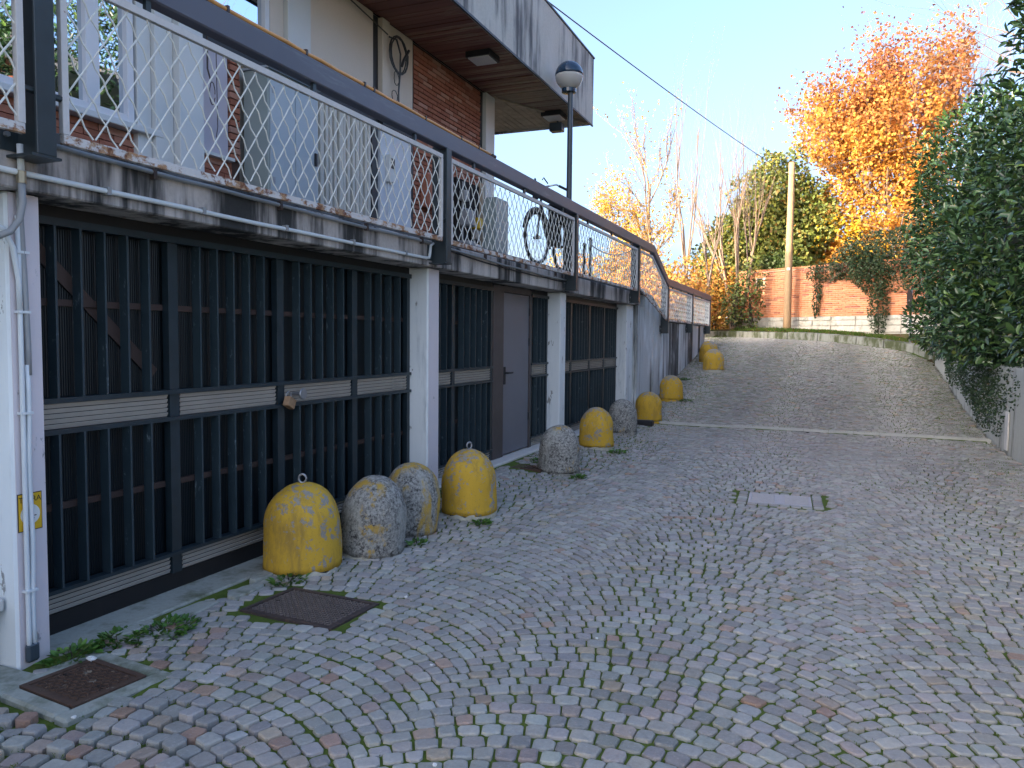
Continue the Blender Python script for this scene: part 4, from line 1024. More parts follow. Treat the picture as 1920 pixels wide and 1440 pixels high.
# garden brick wall
A, B = Vector((-3.35, 30.15, 0)), Vector((4.6, 24.65, 0)); wd = (B-A); WL = wd.length; wd.normalize(); wnr = Vector((wd.y, -wd.x, 0))  # towards the road
if wnr.y > 0: wnr = -wnr
ang = math.atan2(wd.y, wd.x)
bw = thing('garden_brick_wall', 'orange brick garden wall on a rough pale plinth at the end of the road', 'brick wall', (0.6, 27.4, 1.9))
Z0, Z1 = 2.44, 4.10
def wbox(mb, s0, s1, z0, z1, f0, f1):   # s along the wall, f in front of the core face
    c = A+wd*((s0+s1)/2)+wnr*((f0+f1)/2); c.z = (z0+z1)/2
    return mb.obox(c, wd*(s1-s0)/2, wnr*(f1-f0)/2, (0, 0, (z1-z0)/2))
wbox(MB(), 0, WL, 1.5, Z1, -.22, 0).build('wall_core', M['farmortar'], bw)
HO = (1.02, 1.24, 3.60, 3.84)
pb = MB(); s = 0
while s < WL:
    e = min(WL, s+R.uniform(.5, .9)); z = 1.55
    for zt_ in (1.9, 2.12, 2.30, Z0-.004):
        wbox(pb, s+.008, e-.008, z, zt_-.008, 0, .05+R.uniform(0, .025)); z = zt_
    s = e
stuff(pb.build('plinth_stonework', M['plinth'], bw, bevel=.015))
cand = []
for i in range(25):
    z = Z0+i*.0655; s = -.13 if i % 2 else 0
    while s < WL:
        a, b = max(0, s), min(WL, s+.245)
        if b-a > .06 and not (b > HO[0] and a < HO[1] and z+.055 > HO[2] and z < HO[3]): cand.append((a, b, z))
        s += .257
vis_ = [c for c in cand if 1.2 < c[0] < 5.2 and c[1]-c[0] > .2 and 2.5 < c[2]]
R.shuffle(vis_); solo = set(vis_[:300]); mbk = MB(); one = MB().box(-.1225, .1225, -.02, .02, 0, .0515).mesh('brick', M['farbrick'], bevel=.004)
for a, b, z in cand:
    f = R.uniform(.006, .016)
    if (a, b, z) in solo:
        o = link('brick', one, bw); p = A+wd*((a+b)/2)+wnr*(f-.01); o.location = Vector((p.x, p.y, z))-off(bw); o.rotation_euler.z = ang
    else: wbox(mbk, a, b, z, z+.0515, -.03, f+.01)
stuff(mbk.build('brickwork', M['farbrick'], bw))
cpn = MB(); s = 0
while s < WL:
    wbox(cpn, s+.003, min(WL, s+.245), Z1, Z1+.06+R.uniform(-.004, .006), -.26, .05); s += .252
stuff(cpn.build('coping', M['farbrick'], bw))
vh = wbox(MB(), HO[0], HO[1], HO[2], HO[3], -.02, .004).build('vent_hole', M['gap'], bw)
fv = MB(); wbox(fv, HO[0]-.03, HO[0], HO[2]-.03, HO[3]+.03, 0, .03); wbox(fv, HO[1], HO[1]+.03, HO[2]-.03, HO[3]+.03, 0, .03); wbox(fv, HO[0], HO[1], HO[2]-.03, HO[2], 0, .03); wbox(fv, HO[0], HO[1], HO[3], HO[3]+.03, 0, .03)
fv.build('vent_frame', M['pipegrey'], bw)
# utility pole and its cables
zpb = 2.02; PX, PY = -1.39, 28.25
t = thing('utility_pole', 'wooden utility pole standing in front of the brick wall, sunlit at the top', 'pole', (PX, PY, zpb))
MB().tube([(PX+.004*math.sin(i), PY, zpb-.3+i*.6) for i in range(10)]+[(PX, PY, 7.68)], [.135-.0035*i for i in range(11)], 14).build('shaft', M['polewood'], t, smooth=True)
MB().box(PX-.05, PX+.05, PY-.14, PY-.115, 4.02, 4.10).build('number_plate', M['signwhite'], t)
MB().tube([(PX-.11, PY-.02, 7.35), (PX-.2, PY-.02, 7.35)], .012, 6).build('cable_hook', M['galv'], t)
MB().tube([(PX+.1, PY-.02, 7.3), (PX+.2, PY-.02, 7.3)], .012, 6).build('cable_hook', M['galv'], t)
tag(MB().tube(sag((PX-.19, PY, 7.34), (-4.5, 9.0, 6.70), 24, .10), .011, 5).build('overhead_cable', M['clip'], None), 'dark overhead cable running from the wooden pole up over the villa roof', 'cable')
tag(MB().tube(sag((PX+.19, PY, 7.3), (9.0, 24.0, 8.6), 20, .12), .010, 5).build('overhead_cable', M['clip'], None), 'thin overhead cable running right from the pole in front of the orange tree', 'cable')
t = thing('road_sign', 'road sign seen edge-on on a thin galvanised post beside the laurel hedge', 'road sign', (1.99, 23.3, 1.55))
MB().tube([(2.0, 23.3, 1.3), (1.985, 23.3, 3.0)], .030, 10).build('sign_post', M['galv'], t, smooth=True)
MB().lathe((1.945, 23.28, 2.72), [(.30, 0), (.30, .018)], 28, Matrix.Rotation(math.radians(8), 3, 'Z')@Matrix.Rotation(math.radians(86), 3, 'Y')).build('sign_disc', M['black2'], t)
MB().box(1.93, 2.02, 23.27, 23.33, 2.70, 2.74).build('sign_clamp', M['galv'], t)

# ------------------------------------------------------------------ plants
rs = np.random.RandomState(5)
def unit(a): return a/np.maximum(1e-9, np.linalg.norm(a, axis=1, keepdims=True))
def leaves(name, P, D, N, L, Wd, C, mat, parent=None, fold=.18, six=True, droop=.12):
    n = len(P); D = unit(D); S = unit(np.cross(D, N)); N = np.cross(S, D)
    L = np.broadcast_to(np.asarray(L, float), (n,))[:, None]; Wd = np.broadcast_to(np.asarray(Wd, float), (n,))[:, None]
    if six:
        V = np.stack([P, P+D*L*.3+S*Wd*.5+N*fold*Wd, P+D*L*.7+S*Wd*.42+N*(fold*Wd-droop*.4*L), P+D*L-N*droop*L, P+D*L*.7-S*Wd*.42+N*(fold*Wd-droop*.4*L), P+D*L*.3-S*Wd*.5+N*fold*Wd], 1); m = 6; F_ = [[0, 1, 2, 3], [0, 3, 4, 5]]
    else:
        V = np.stack([P, P+D*L*.5+S*Wd*.5+N*fold*Wd, P+D*L, P+D*L*.5-S*Wd*.5+N*fold*Wd], 1); m = 4; F_ = [[0, 1, 2, 3]]
    V = V.reshape(-1, 3)-np.array(off(parent))
    Fi = (np.arange(n)[:, None, None]*m+np.array(F_)[None]).reshape(-1)
    me = bpy.data.meshes.new(name); me.vertices.add(len(V)); me.vertices.foreach_set('co', V.astype(np.float32).ravel())
    nf = n*len(F_); me.loops.add(nf*4); me.loops.foreach_set('vertex_index', Fi.astype(np.int32))
    me.polygons.add(nf); me.polygons.foreach_set('loop_start', np.arange(nf, dtype=np.int32)*4)
    me.update(calc_edges=True); me.validate()
    at = me.color_attributes.new('Col', 'FLOAT_COLOR', 'POINT')
    at.data.foreach_set('color', np.concatenate([np.repeat(C, m, 0), np.ones((n*m, 1))], 1).astype(np.float32).ravel())
    me.materials.append(mat)
    return stuff(link(name, me, parent))
def palette(n, cols, w, jit=.25):
    c = np.array(cols)[rs.choice(len(cols), n, p=np.array(w)/sum(w))]
    return np.clip(c*rs.uniform(1-jit, 1+jit, (n, 1))*rs.uniform(.92, 1.08, (n, 3)), 0, 1)
def blob_points(blobs, n, depth=.45, bump_=.22, freq=1.3, keep=None):
    w = np.array([b[1][0]*b[1][2]+b[1][1]*b[1][2]+b[1][0]*b[1][1] for b in blobs]); w /= w.sum(); P = []; O = []
    for (c, r), k_ in zip(blobs, (w*n).astype(int)):
        d = unit(rs.normal(size=(k_, 3))); f = np.empty(k_)
        for i in range(k_):
            q = Vector(c)+Vector(d[i]*np.array(r)*.6); f[i] = 1+bump_*noise.noise(q*freq)*1.6+bump_*.5*noise.noise(q*freq*2.7)
        p = np.array(c)+d*np.array(r)*(f*(1-depth*rs.uniform(0, 1, k_)**2.2))[:, None]
        P.append(p); O.append(unit(d/np.array(r)))
    P = np.concatenate(P); O = np.concatenate(O)
    if keep is not None:
        m = np.array([keep(p) for p in P]); P, O = P[m], O[m]
    return P, O
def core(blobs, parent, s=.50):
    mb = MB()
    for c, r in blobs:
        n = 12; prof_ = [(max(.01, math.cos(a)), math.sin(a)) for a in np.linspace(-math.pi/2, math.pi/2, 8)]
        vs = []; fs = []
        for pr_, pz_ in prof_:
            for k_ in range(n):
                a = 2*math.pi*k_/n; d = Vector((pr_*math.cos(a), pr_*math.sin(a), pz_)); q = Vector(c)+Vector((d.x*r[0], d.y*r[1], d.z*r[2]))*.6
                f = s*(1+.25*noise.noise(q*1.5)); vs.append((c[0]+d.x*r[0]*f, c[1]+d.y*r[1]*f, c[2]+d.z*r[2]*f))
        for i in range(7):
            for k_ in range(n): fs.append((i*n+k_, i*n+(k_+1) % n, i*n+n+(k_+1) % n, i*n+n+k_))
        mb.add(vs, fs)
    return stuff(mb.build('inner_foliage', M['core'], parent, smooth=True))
LC = [(.045, .095, .036), (.065, .125, .042), (.026, .060, .026), (.10, .17, .04), (.16, .22, .05)]
def laurel(label, blobs, n, loc, size=.14, keep=None, extra_shoots=0):
    t = thing('laurel_shrub', label, 'hedge', loc, 'laurel hedge above the side wall')
    ok = keep or (lambda p: True)
    P, O = blob_points(blobs, n, .36, .20, 1.2, ok)
    nn = len(P); up = np.array([0, 0, 1.0])
    D = unit(O*.55+rs.normal(size=(nn, 3))*.55+up*.10); N = unit(O*.45+up*.75+rs.normal(size=(nn, 3))*.30)
    C = palette(nn, LC, (40, 30, 20, 9, 1.5), .3)
    # the leaves that show largest are objects of their own
    d2 = ((P-EYE)**2).sum(1); vis2 = np.array([in_frame(*p) > 0 for p in P]); out = (O*(EYE-P)).sum(1) > .3
    pick = np.where(vis2 & out)[0]; pick = pick[np.argsort(d2[pick])][:100]
    rest_ = np.setdiff1d(np.arange(nn), pick)
    leaves('foliage', P[rest_], D[rest_], N[rest_], size*rs.uniform(.75, 1.25, len(rest_)), size*.40*rs.uniform(.8, 1.2, len(rest_)), C[rest_], M['laurel'], t)
    protos = []
    for i in range(4):
        o = leaves('leaf', np.zeros((1, 3))+np.array(off(t)), np.array([[1., 0, 0]]), np.array([[0, 0, 1.]]), size, size*.42, np.array([LC[i % 4]]), M['laurel'], t, droop=.1+.05*i)
        protos.append(o.data); bpy.data.objects.remove(o)
    for i in pick:
        o = link('leaf', protos[rs.randint(4)], t); d = Vector(D[i]); s = d.cross(Vector(N[i])).normalized(); nv = s.cross(d)
        m4 = Matrix(((d.x, -s.x, nv.x, 0), (d.y, -s.y, nv.y, 0), (d.z, -s.z, nv.z, 0), (0, 0, 0, 1))); o.rotation_euler = m4.to_euler(); o.location = Vector(P[i])-off(t); f = rs.uniform(.8, 1.2); o.scale = (f, f, f)
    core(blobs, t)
    st = MB()
    for k_ in range(7):
        c, r = blobs[k_ % len(blobs)]; p = Vector((c[0]+rs.uniform(-.5, .5), c[1]+rs.uniform(-.8, .8), 1.1)); st.tube([p, p.lerp(Vector(c), .5)+Vector((0, rs.uniform(-.2, .2), 0)), Vector(c)+Vector((rs.uniform(-.6, .2)*r[0], rs.uniform(-.5, .5)*r[1], r[2]*.6))], [.035, .025, .01], 6)
    st.build('stem', M['darkbark'], t)
    if extra_shoots:
        sh_ = MB(); SP = []; SD = []
        for k_ in range(extra_shoots):
            c, r = blobs[0]; a = rs.uniform(2.4, 4.6); p = Vector((c[0]+math.cos(a)*r[0]*.8, c[1]+math.sin(a)*r[1]*.8, c[2]+r[2]*rs.uniform(.15, .75))); q = p+Vector((-.25+rs.uniform(-.2, .1), rs.uniform(-.2, .2), rs.uniform(.5, .95)))
            sh_.tube([p, p.lerp(q, .5)+Vector((-.06, 0, 0)), q], [.010, .007, .004], 5)
            for i in range(16):
                f = rs.uniform(.1, 1); SP.append(p.lerp(q, f)); SD.append(unit(rs.normal(size=(1, 3)))[0]+np.array([0, 0, .6]))
        sh_.build('shoot', M['darkbark'], t)
        SP, SD = np.array([tuple(p) for p in SP]), np.array(SD)
        leaves('shoot_foliage', SP, SD, rs.normal(size=SP.shape)+np.array([0, 0, 1]), size*.95, size*.38, palette(len(SP), LC, (40, 30, 15, 12, 2)), M['laurel'], t)
    return t
kp = lambda p: p[2] > 1.27+.12*noise.noise((p[1]*1.3, p[0], 2)) or p[0] > 2.75
laurel('tall dark laurel nearest the camera at the right edge, spiky shoots on its left side', [((4.0, 11.4, 5.0), (2.25, 2.1, 3.9)), ((3.7, 10.6, 2.2), (1.7, 2.6, 1.25)), ((4.2, 8.0, 4.2), (2.0, 2.2, 3.6))], 26000, (4.1, 11, 1.1), .145, kp, 16)
laurel('rounded laurel bush bulging over the mossy wall in the middle of the hedge', [((3.6, 15.3, 3.3), (1.95, 2.9, 2.4)), ((3.4, 14.6, 2.0), (1.55, 2.4, 1.1))], 18000, (3.7, 15.3, 1.1), .15, kp)
laurel('farthest laurel of the hedge beside the edge-on road sign', [((3.55, 20.4, 4.4), (2.0, 2.4, 2.75)), ((3.25, 20.4, 2.1), (1.45, 2.2, 1.0))], 16000, (3.5, 20.5, 1.3), .155, kp)

def ivy(name, label, blobs, n, loc, size, cols, w_, mat='greenleaf', group=None, keep=None, depth=.5):
    t = thing(name, label, 'shrub' if 'ivy' not in name else 'ivy', loc, group)
    P, O = blob_points(blobs, n, depth, .3, 1.6, keep); nn = len(P)
    D = unit(O*.4+rs.normal(size=(nn, 3))*.7+np.array([0, 0, -.25])); N = unit(O*.6+np.array([-.25, -.35, .35])+rs.normal(size=(nn, 3))*.5)
    leaves('foliage', P, D, N, size*rs.uniform(.7, 1.3, nn), size*.62*rs.uniform(.8, 1.2, nn), palette(nn, cols, w_), M[mat], t, six=False)
    st = MB()
    for k_ in range(8):
        c, r = blobs[k_ % len(blobs)]; p = Vector((c[0]+rs.uniform(-.3, .3)*r[0], c[1]+rs.uniform(-.3, .3)*r[1], c[2]-r[2])); st.tube([p, Vector(c), Vector(c)+Vector((rs.uniform(-.6, .6)*r[0], rs.uniform(-.5, .5)*r[1], r[2]*.8))], [.02, .014, .006], 5)
    st.build('stem', M['darkbark'], t)
    return t
IV = [(.022, .050, .020), (.040, .075, .028), (.060, .085, .035), (.10, .085, .04)]
ivy('wall_ivy', 'small-leaved ivy hanging down the face of the mossy side wall', [((2.46, 15.6, .95), (.16, 2.9, .55)), ((2.44, 14.6, .75), (.13, 1.5, .50)), ((2.46, 18.3, 1.1), (.16, 1.6, .35))], 9000, (2.42, 15.5, .9), .05, IV, (40, 35, 15, 2), keep=lambda p: p[0] < 2.47 and p[2] > zp(p[1])+.08)
ivy('ivy_bush', 'dark ivy bush sprawling over the brick wall and hanging down in a long tuft', [((2.0, 26.7, 4.25), (1.7, 1.0, .95)), ((1.25, 27.0, 3.8), (.8, .6, .7)), ((.75, 27.3, 4.15), (.9, .5, .5)), ((.15, 27.85, 3.9), (.9, .45, .35)), ((1.35, 26.6, 2.75), (.30, .22, .85)), ((-.45, 27.95, 3.2), (.14, .12, .75)), ((3.0, 26.0, 3.6), (.9, .6, 1.2))], 17000, (1.6, 26.8, 3.0), .085, IV, (35, 35, 22, 4))
# bare twigs over the wall
def twig_tree(name, label, base, L, r0, levels, spread, up, loc_label='tree', kids=(3, 5), leafs=None, group=None, mat='twig', seed=1, lean=(0, 0, 1), sides=6, stems=1, first=.25, curve=.18, ratio=(.55, .8)):
    q = random.Random(seed); t = thing(name, label, loc_label, base, group); tr = MB(); br = MB(); tips = []
    def go(p, d, L, r, lv):
        n = 5 if lv == 0 else 4; pts = [Vector(p)]; dd = Vector(d).normalized()
        for i in range(n):
            dd = (dd+Vector((q.uniform(-1, 1), q.uniform(-1, 1), q.uniform(-1, 1)))*curve+Vector((0, 0, up*.25))).normalized(); pts.append(pts[-1]+dd*L/n)
        rad = [r*(1-.55*i/n) for i in range(n+1)] if lv < levels else [r*(1-.8*i/n) for i in range(n+1)]
        (tr if lv == 0 else br).tube(pts, rad, max(3, sides-lv), caps=False)
        if lv >= levels-1: tips.extend([(pts[i], dd) for i in range(1, n+1)])
        if lv < levels:
            for k_ in range(q.randint(*kids)):
                f = q.uniform(first if lv == 0 else .2, 1.0); i = min(n-1, int(f*n)); s = pts[i].lerp(pts[i+1], f*n-i)
                a = q.uniform(0, 2*math.pi); side = Vector((math.cos(a), math.sin(a), 0)); side = (side-dd*side.dot(dd)).normalized()
                go(s, (dd*(1-spread)+side*spread+Vector((0, 0, up))).normalized(), L*q.uniform(*ratio), rad[i]*.62, lv+1)
    for k_ in range(stems):
        a = 2*math.pi*k_/max(1, stems)+q.random(); o = Vector((math.cos(a), math.sin(a), 0))*(.12 if stems > 1 else 0)
        go(Vector(base)+o, Vector(lean)+o*(1.6 if stems > 1 else 0), L*q.uniform(.85, 1.1), r0, 0)
    tr.build('trunk', M[mat], t, smooth=True); br.build('branch', M[mat], t, smooth=True)
    if leafs:
        n, size, cols, w_, sig, cut = leafs; P0 = np.array([tuple(p) for p, _ in tips]); idx_ = rs.randint(len(P0), size=n); P = P0[idx_]+rs.normal(size=(n, 3))*sig
        if cut is not None:
            kk = np.array([cut(p) for p in P]); P = P[kk]
        nn = len(P); C = palette(nn, cols, w_) if not callable(cols) else cols(P)
        leaves('foliage', P, rs.normal(size=(nn, 3)), rs.normal(size=(nn, 3))+np.array([-.5, -.7, .5]), size*rs.uniform(.7, 1.3, nn), size*.8*rs.uniform(.8, 1.2, nn), C, M['leaf'], t, six=False)
    return t
# big autumn tree: crown of leaf clumps round its limbs, thinning to bare reddish twigs at the top
def autumn(P):
    z = P[:, 2]; n = len(P); x = P[:, 0]
    red = np.array([(.36, .125, .045), (.46, .19, .06), (.27, .10, .05)])[rs.randint(3, size=n)]
    org = np.array([(.60, .29, .055), (.66, .36, .065), (.52, .24, .055)])[rs.randint(3, size=n)]
    yel = np.array([(.72, .46, .03), (.76, .52, .05), (.66, .40, .04)])[rs.randint(3, size=n)]
    cl = np.array([noise.noise((p[0]*.9, p[1]*.9, p[2]*.9)) for p in P])
    a = np.clip((z-8.6)/2.6+cl*.9, 0, 1)[:, None]; b = np.clip((7.0-z)/2.2+cl*1.7-.25-(x-1)*.16, 0, 1)[:, None]
    C = org*(1-a)+red*a; C = C*(1-b)+yel*b
    return np.clip(C*rs.uniform(.75, 1.2, (n, 1)), 0, 1)
t = twig_tree('autumn_tree', 'large tree with orange and yellow autumn leaves and bare reddish twigs at the top', (1.5, 33.5, 1.9), 5.5, .22, 4, .47, .30, kids=(5, 6), seed=11, mat='twig', first=.35, ratio=(.60, .80),
    leafs=(46000, .135, autumn, None, .17, lambda p: p[0] < 4.2+.6*noise.noise((p[1], p[2], 1)) and rs.random() < min(1, max(.10, 1.25-(p[2]-6.6)*.17))))
P, O = blob_points([((1.5, 33.2, 6.6), (2.9, 2.4, 2.2)), ((.4, 32.8, 5.6), (2.2, 1.8, 1.7)), ((2.9, 33.0, 7.2), (1.7, 2.0, 2.2)), ((.2, 32.3, 4.6), (1.7, 1.0, 1.3)), ((2.6, 32.6, 5.2), (2.2, 1.5, 1.5))], 26000, .75, .5, .9, lambda p: noise.noise((p[0]*1.3, p[1]*1.3, p[2]*1.3)) > -.22)
leaves('crown', P, rs.normal(size=P.shape), rs.normal(size=P.shape)+np.array([-.5, -.7, .5]), .13*rs.uniform(.7, 1.3, len(P)), .10, autumn(P), M['leaf'], t, six=False)
# evergreen
EV = [(.14, .18, .04), (.19, .21, .045), (.24, .23, .05), (.30, .19, .05), (.08, .11, .03)]
t = ivy('evergreen_tree', 'dense olive-green evergreen tree left of the utility pole, behind the brick wall', [((-2.1, 32.0, 7.2), (1.35, 1.2, 1.75)), ((-2.6, 31.8, 5.6), (1.85, 1.4, 1.9)), ((-1.6, 31.8, 4.9), (1.3, 1.2, 1.6)), ((-3.7, 31.6, 4.6), (1.3, 1.0, 1.6)), ((-.9, 31.9, 6.3), (1.0, .9, 1.4))], 26000, (-2.3, 32, 2.0), .17, EV, (30, 28, 18, 8, 20), depth=.6)
t['category'] = 'tree'; MB().tube([(-2.3, 32.1, 1.8), (-2.25, 32.1, 4), (-2.1, 32, 7.5)], [.18, .14, .05], 8).build('trunk', M['darkbark'], t)
t = ivy('conifer_bush', 'low feathery green bush peeping over the brick wall beside the pole', [((-1.9, 30.4, 4.1), (.75, .6, .75))], 3500, (-1.9, 30.4, 2.0), .11, [(.05, .085, .022), (.08, .12, .03)], (1, 1))
# pollarded bare trees
twig_tree('bare_tree', 'multi-stemmed bare tree with upright pale shoots left of the brick wall', (-3.25, 29.4, 1.9), 3.4, .085, 3, .17, .15, kids=(3, 4), seed=4, stems=3, first=.4, curve=.09, ratio=(.7, .95), group=None)
twig_tree('bare_tree', 'slender bare tree with straight shoots rising behind the end of the railing', (-4.35, 27.6, 1.9), 3.6, .075, 3, .17, .17, kids=(3, 4), seed=9, stems=2, first=.45, curve=.09, ratio=(.7, .95))
twig_tree('dead_tree', 'bare crooked tree with tangled grey branches over the ivy', (1.3, 29.6, 1.9), 2.6, .12, 4, .6, .02, kids=(3, 4), seed=23, mat='bark', first=.5, curve=.25)
twig_tree('bare_twigs', 'bare grey twigs arching over the top of the brick wall from the ivy', (1.4, 27.2, 3.6), 1.5, .03, 3, .5, -.02, kids=(3, 5), seed=31, mat='bark', lean=(-1, -.3, .55), loc_label='shrub')
t = twig_tree('bare_tree', 'thin pink-brown bare branches reaching in at the top right corner', (5.2, 17.5, 1.4), 5.0, .07, 3, .5, .10, kids=(4, 6), seed=6, mat='bark', lean=(-.12, 0, 1), first=.6)
YB = [(.62, .36, .05), (.66, .44, .07), (.52, .26, .05), (.36, .30, .06)]
twig_tree('golden_birch', 'slim birch with sparse golden leaves and fine reddish twigs behind the railing', (-6.7, 30, 1.9), 5.6, .09, 3, .30, .16, kids=(6, 8), seed=13, first=.2, ratio=(.38, .6), leafs=(5200, .10, YB, (40, 25, 25, 12), .22, lambda p: rs.random() < max(.06, 1.2-(p[2]-4)*.24)))
twig_tree('yellow_sapling', 'young tree with pale yellow leaves beyond the terrace, left of the birch', (-8.6, 31, 1.9), 3.6, .07, 3, .34, .14, kids=(5, 7), seed=17, first=.2, ratio=(.4, .65), leafs=(3200, .10, YB, (30, 35, 15, 20), .22, None))
OB = [(.60, .30, .06), (.52, .24, .07), (.64, .42, .10), (.30, .28, .08), (.36, .18, .07)]
SH = [('orange_shrub', 'orange-leaved shrub low behind the end of the railing', (-5.0, 27.0), 3.0, 1.2, 1.3, 3000), ('orange_shrub', 'tawny shrub filling the gap under the birch', (-6.6, 28.2), 3.3, 1.4, 1.6, 4200), ('orange_shrub', 'pale straw-coloured shrub at the left end of the tree row', (-9.2, 29.5), 3.3, 1.9, 1.8, 4200), ('orange_shrub', 'reddish shrub right behind the lowest mesh panel', (-4.1, 29.8), 3.1, .9, 1.4, 2800)]
for nm, lb, (x, y), z, r_, h_, n in SH: ivy(nm, lb, [((x, y, z), (r_, r_*.8, h_))], n, (x, y, 1.9), .13, OB, (30, 25, 18, 16, 12), 'leaf', 'autumn shrubs behind the railing', depth=.9)
ivy('bamboo_shrub', 'thin green leafy shrub drooping over the left end of the brick wall', [((-2.75, 29.0, 3.4), (.55, .4, 1.2)), ((-3.25, 28.8, 2.9), (.4, .3, .8))], 1000, (-2.9, 29, 1.95), .13, [(.10, .14, .035), (.15, .18, .05), (.07, .10, .03), (.24, .19, .06)], (3, 3, 3, 1))
# far wood beyond the garden, one mass
n = 26000; X = rs.uniform(-70, 70, n); Y = rs.uniform(52, 66, n); H = 4.2+1.6*np.array([noise.noise((x*.12, 0, 4)) for x in X])+.8*np.array([noise.noise((x*.5, 1, 4)) for x in X])
P = np.stack([X, Y, 1.7+rs.uniform(0, 1, n)**.8*np.maximum(.8, H)], 1)
leaves('far_wood', P, rs.normal(size=P.shape), rs.normal(size=P.shape)+np.array([-.5, -.8, .4]), .75*rs.uniform(.6, 1.3, n), .55, palette(n, [(.40, .24, .09), (.30, .20, .09), (.16, .15, .06), (.46, .30, .09)], (3, 3, 3, 2)), M['leaf'], None, six=False)
# fallen leaves and grass on the verge
n = 2600; X = rs.uniform(-3.3, 3.4, n); Y = np.array([curb_y(min(x, 2.42)) for x in X])+.25+rs.uniform(0, 2.6, n)**1.0
kk = np.array([((Vector((x, y, 0))-A).dot(wnr)) > .08 for x, y in zip(X, Y)]); X, Y = X[kk], Y[kk]; n = len(X)
P = np.stack([X, Y, np.array([verge_z(x, y) for x, y in zip(X, Y)])+.015], 1)
leaves('fallen_leaves', P, rs.normal(size=(n, 3))*np.array([1, 1, .15]), rs.normal(size=(n, 3))*.4+np.array([0, 0, 1]), .09*rs.uniform(.6, 1.2, n), .06, palette(n, [(.28, .15, .07), (.20, .11, .06), (.40, .22, .08)], (3, 3, 1)), M['leaf'], None, six=False)
n = 9000; X = rs.uniform(-3.3, 3.4, n); Y = np.array([curb_y(min(x, 2.42)) for x in X])+.2+rs.uniform(0, 2.4, n)
kk = np.array([((Vector((x, y, 0))-A).dot(wnr)) > .05 for x, y in zip(X, Y)]); X, Y = X[kk], Y[kk]; n = len(X)
P = np.stack([X, Y, np.array([verge_z(x, y) for x, y in zip(X, Y)])-.01], 1)
GR = [(.06, .12, .015), (.09, .16, .02), (.12, .17, .035)]
leaves('verge_grass', P, rs.normal(size=(n, 3))*.35+np.array([0, 0, 1]), rs.normal(size=(n, 3)), .10*rs.uniform(.5, 1.2, n), .018, palette(n, GR, (3, 3, 1)), M['grassblade'], None, six=False)
# moss tufts and grass blades in the joints
def joint_density(x, y):
    d = .42+.85*noise.noise((x*.9, y*.9, 5))+.6*max(0, min(1, (-1.2-x)/1.6))+.45*max(0, min(1, (x-1.0)/1.2))-.04*y
    if x < -1.9-.25*(y-1.6) and y < 2.5: d -= .8
    return d
GP = []
for P4, xm, ym, _, _ in stones:
    edge_ = max(sstep(1.2, 2.3, xm), sstep(-2.5, -3.3, xm)*.9)*(sstep(11, 14.5, ym)*.6+.4) if ym > 9 else 0
    if (joint_density(xm, ym) < rs.uniform(.0, .70) or ym > 12) and edge_*(1.0+1.0*noise.noise((xm*.8, ym*.5, 9))) < rs.uniform(.1, .9): continue
    for k_ in range(5 if ym < 6 else 3):
        a, b = P4[rs.randint(4)], P4[rs.randint(4)]; f = rs.uniform(0, 1); GP.append((a[0]+(b[0]-a[0])*f*.2, a[1]+(b[1]-a[1])*f*.2))
GP = np.array(GP); GP = np.repeat(GP, 3, 0)+rs.normal(size=(len(GP)*3, 2))*np.where(np.repeat(GP, 3, 0)[:, 1:2] > 9, .022, .008); n = len(GP)
P = np.stack([GP[:, 0], GP[:, 1], np.array([gz(x, y) for x, y in GP])-.014], 1)
leaves('joint_grass', P, rs.normal(size=(n, 3))*.8+np.array([0, 0, 1]), rs.normal(size=(n, 3)), .0125*rs.uniform(.4, 1.6, n)*np.where(GP[:, 1] > 9, 1.7, 1), np.where(GP[:, 1] > 9, .012, .0045), palette(n, [(.085, .135, .022), (.12, .175, .03), (.16, .195, .05)], (3, 3, 1)), M['grassblade'], None, six=False)
# leafy weeds
WD = [(-3.28, 3.05, .16, 'broad-leaved green weed in the crack of the apron, biggest clump by the cover', 150), (-3.40, 2.86, .12, 'leafy weed at the edge of the broken apron, nearer the left pillar', 90), (-3.42, 2.62, .11, 'fresh green weed beside the white stone at the left pillar', 90),
      (-3.22, 4.02, .12, 'low weed growing at the foot of the nearest yellow bollard', 80), (-3.35, 6.50, .13, 'weed between the white pillar and the lone yellow bollard', 110), (-2.72, 5.95, .07, 'grassy tuft at the base of the lone yellow bollard', 60),
      (-3.25, 8.85, .15, 'weed clump behind the small gully grate', 100), (-2.62, 8.38, .10, 'tuft right of the grey bollard by the gully', 70), (-2.70, 10.45, .14, 'grass tuft right of the second grey-topped yellow bollard', 80), (-2.9, 5.15, .07, 'tiny tuft in front of the two grey bollards', 40), (-2.78, 16.4, .16, 'weed patch beside the ramp-foot bollard', 70), (-3.2, 18.6, .22, 'green weeds along the foot of the dark stained wall', 110)]
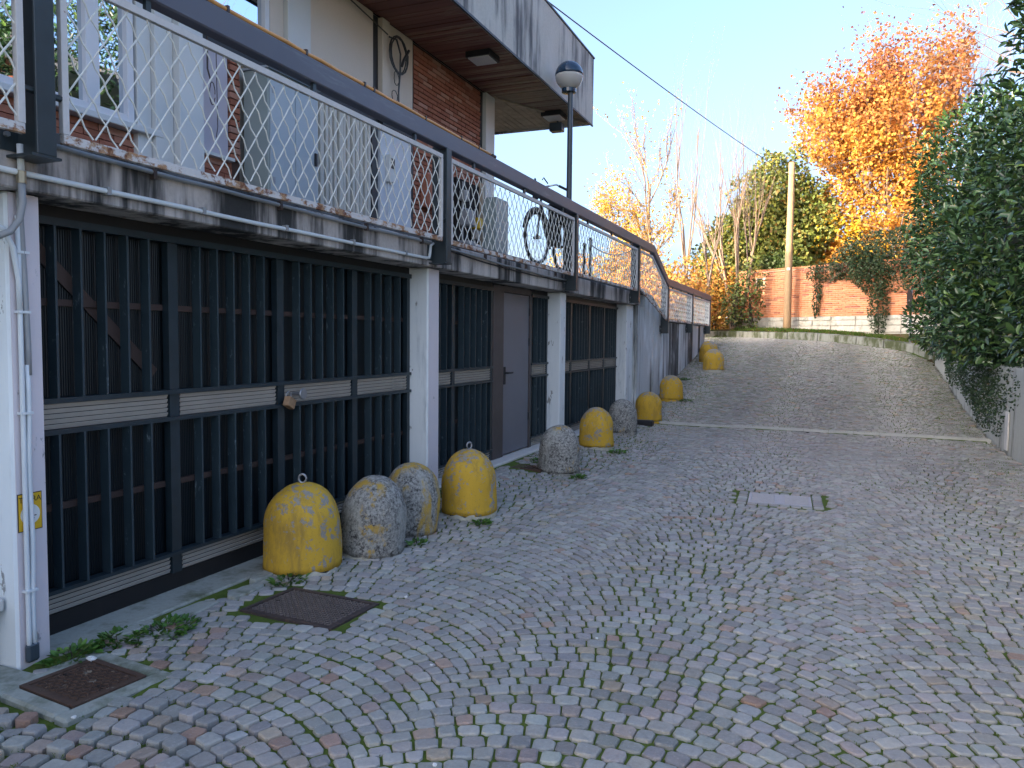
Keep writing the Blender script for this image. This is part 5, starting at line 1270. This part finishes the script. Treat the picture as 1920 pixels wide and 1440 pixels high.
for x, y, r_, lb, n in WD:
    z = gz(x, y); t = thing('weed', lb, 'weed', (x, y, z), 'weeds along the facade')
    a = rs.uniform(0, 2*math.pi, n); rr = r_*np.sqrt(rs.uniform(0, 1, n)); P = np.stack([x+rr*np.cos(a)*.8, y+rr*np.sin(a)*1.2, z+rs.uniform(0, .6, n)*r_*.6*(1-rr/r_)], 1)
    D = np.stack([np.cos(a), np.sin(a), rs.uniform(.1, 1.1, n)], 1)
    leaves('leaf_clump', P, D, np.array([0, 0, 1.])+rs.normal(size=(n, 3))*.3, .045*rs.uniform(.5, 1.3, n), .024, palette(n, [(.07, .16, .03), (.10, .21, .04), (.14, .24, .055)], (3, 3, 1)), M['greenleaf'], t)
    st = MB()
    for k_ in range(6): st.tube([(x, y, z-.02), (x+rs.uniform(-.5, .5)*r_, y+rs.uniform(-.5, .5)*r_, z+.04)], .002, 4)
    st.build('stalk', M['greenleaf'] if False else M['darkbark'], t)
# broken apron slabs and small stones
q = random.Random(3)
for i, (x, y, s_) in enumerate(((-3.38, 3.35, .16), (-3.33, 3.72, .12), (-3.42, 4.0, .10), (-3.40, 2.98, .09))):
    pts = [(x+s_*.55*math.cos(a)*q.uniform(.7, 1.1), y+s_*1.5*math.sin(a)*q.uniform(.7, 1.1)) for a in np.linspace(0, 2*math.pi, 8)[:-1]]
    tag(MB().prism(pts, 'z', gz(x, y)-.05, gz(x, y)+.012+.006*i).build('broken_slab', M['apron'], None, bevel=.006), ['cracked concrete slab piece beside the manhole cover under the grille', 'broken concrete piece behind the nearest yellow bollard', 'small concrete fragment at the bollard edge of the apron', 'concrete fragment by the weed near the left pillar'][i], 'concrete slab', 'broken apron slabs')
for x, y, s_ in ((-3.30, 2.63, .024), (-2.86, 2.19, .011), (-1.32, 2.48, .010), (-2.36, 4.05, .014), (-1.75, 3.25, .009), (-1.1, 3.9, .009), (-.55, 4.6, .009), (-2.2, 1.86, .011)):
    mb = MB(); n = 7
    mb.lathe((x, y, gz(x, y)), [(s_*.8, -.002), (s_, s_*.25), (s_*.7, s_*.55), (.002, s_*.6)], n, None, .25, q)
    tag(mb.build('stone_chip', M['signwhite'], None), 'small white stone chip lying loose on the cobbles', 'stone chip', 'white stone chips')

# ------------------------------------------------------------------ what the windows mirror: a brick house and a bare tree across the road
t = thing('brick_house', 'sunlit orange brick house with dark roof mirrored in the terrace window', 'house', (18, 20, 1.2))
MB().box(13, 23, 15.5, 26, 1.0, 9.6).build('wall', M['farbrick'], t)
MB().prism([(12.3, 9.6), (23.7, 9.6), (18, 12.6)], 'y', 15, 26.5).build('roof', M['rooftop'], t)
for yy in (17.5, 20.5, 23.5):
    for zz in (3, 6.6): MB().box(12.94, 13.02, yy-.6, yy+.6, zz, zz+1.6).build('window', M['winframe'], t)
twig_tree('bare_tree', 'bare spreading tree across the road, mirrored in the terrace window', (8.6, 15.2, 1.2), 5.2, .16, 4, .6, .08, kids=(4, 5), seed=41, first=.35)
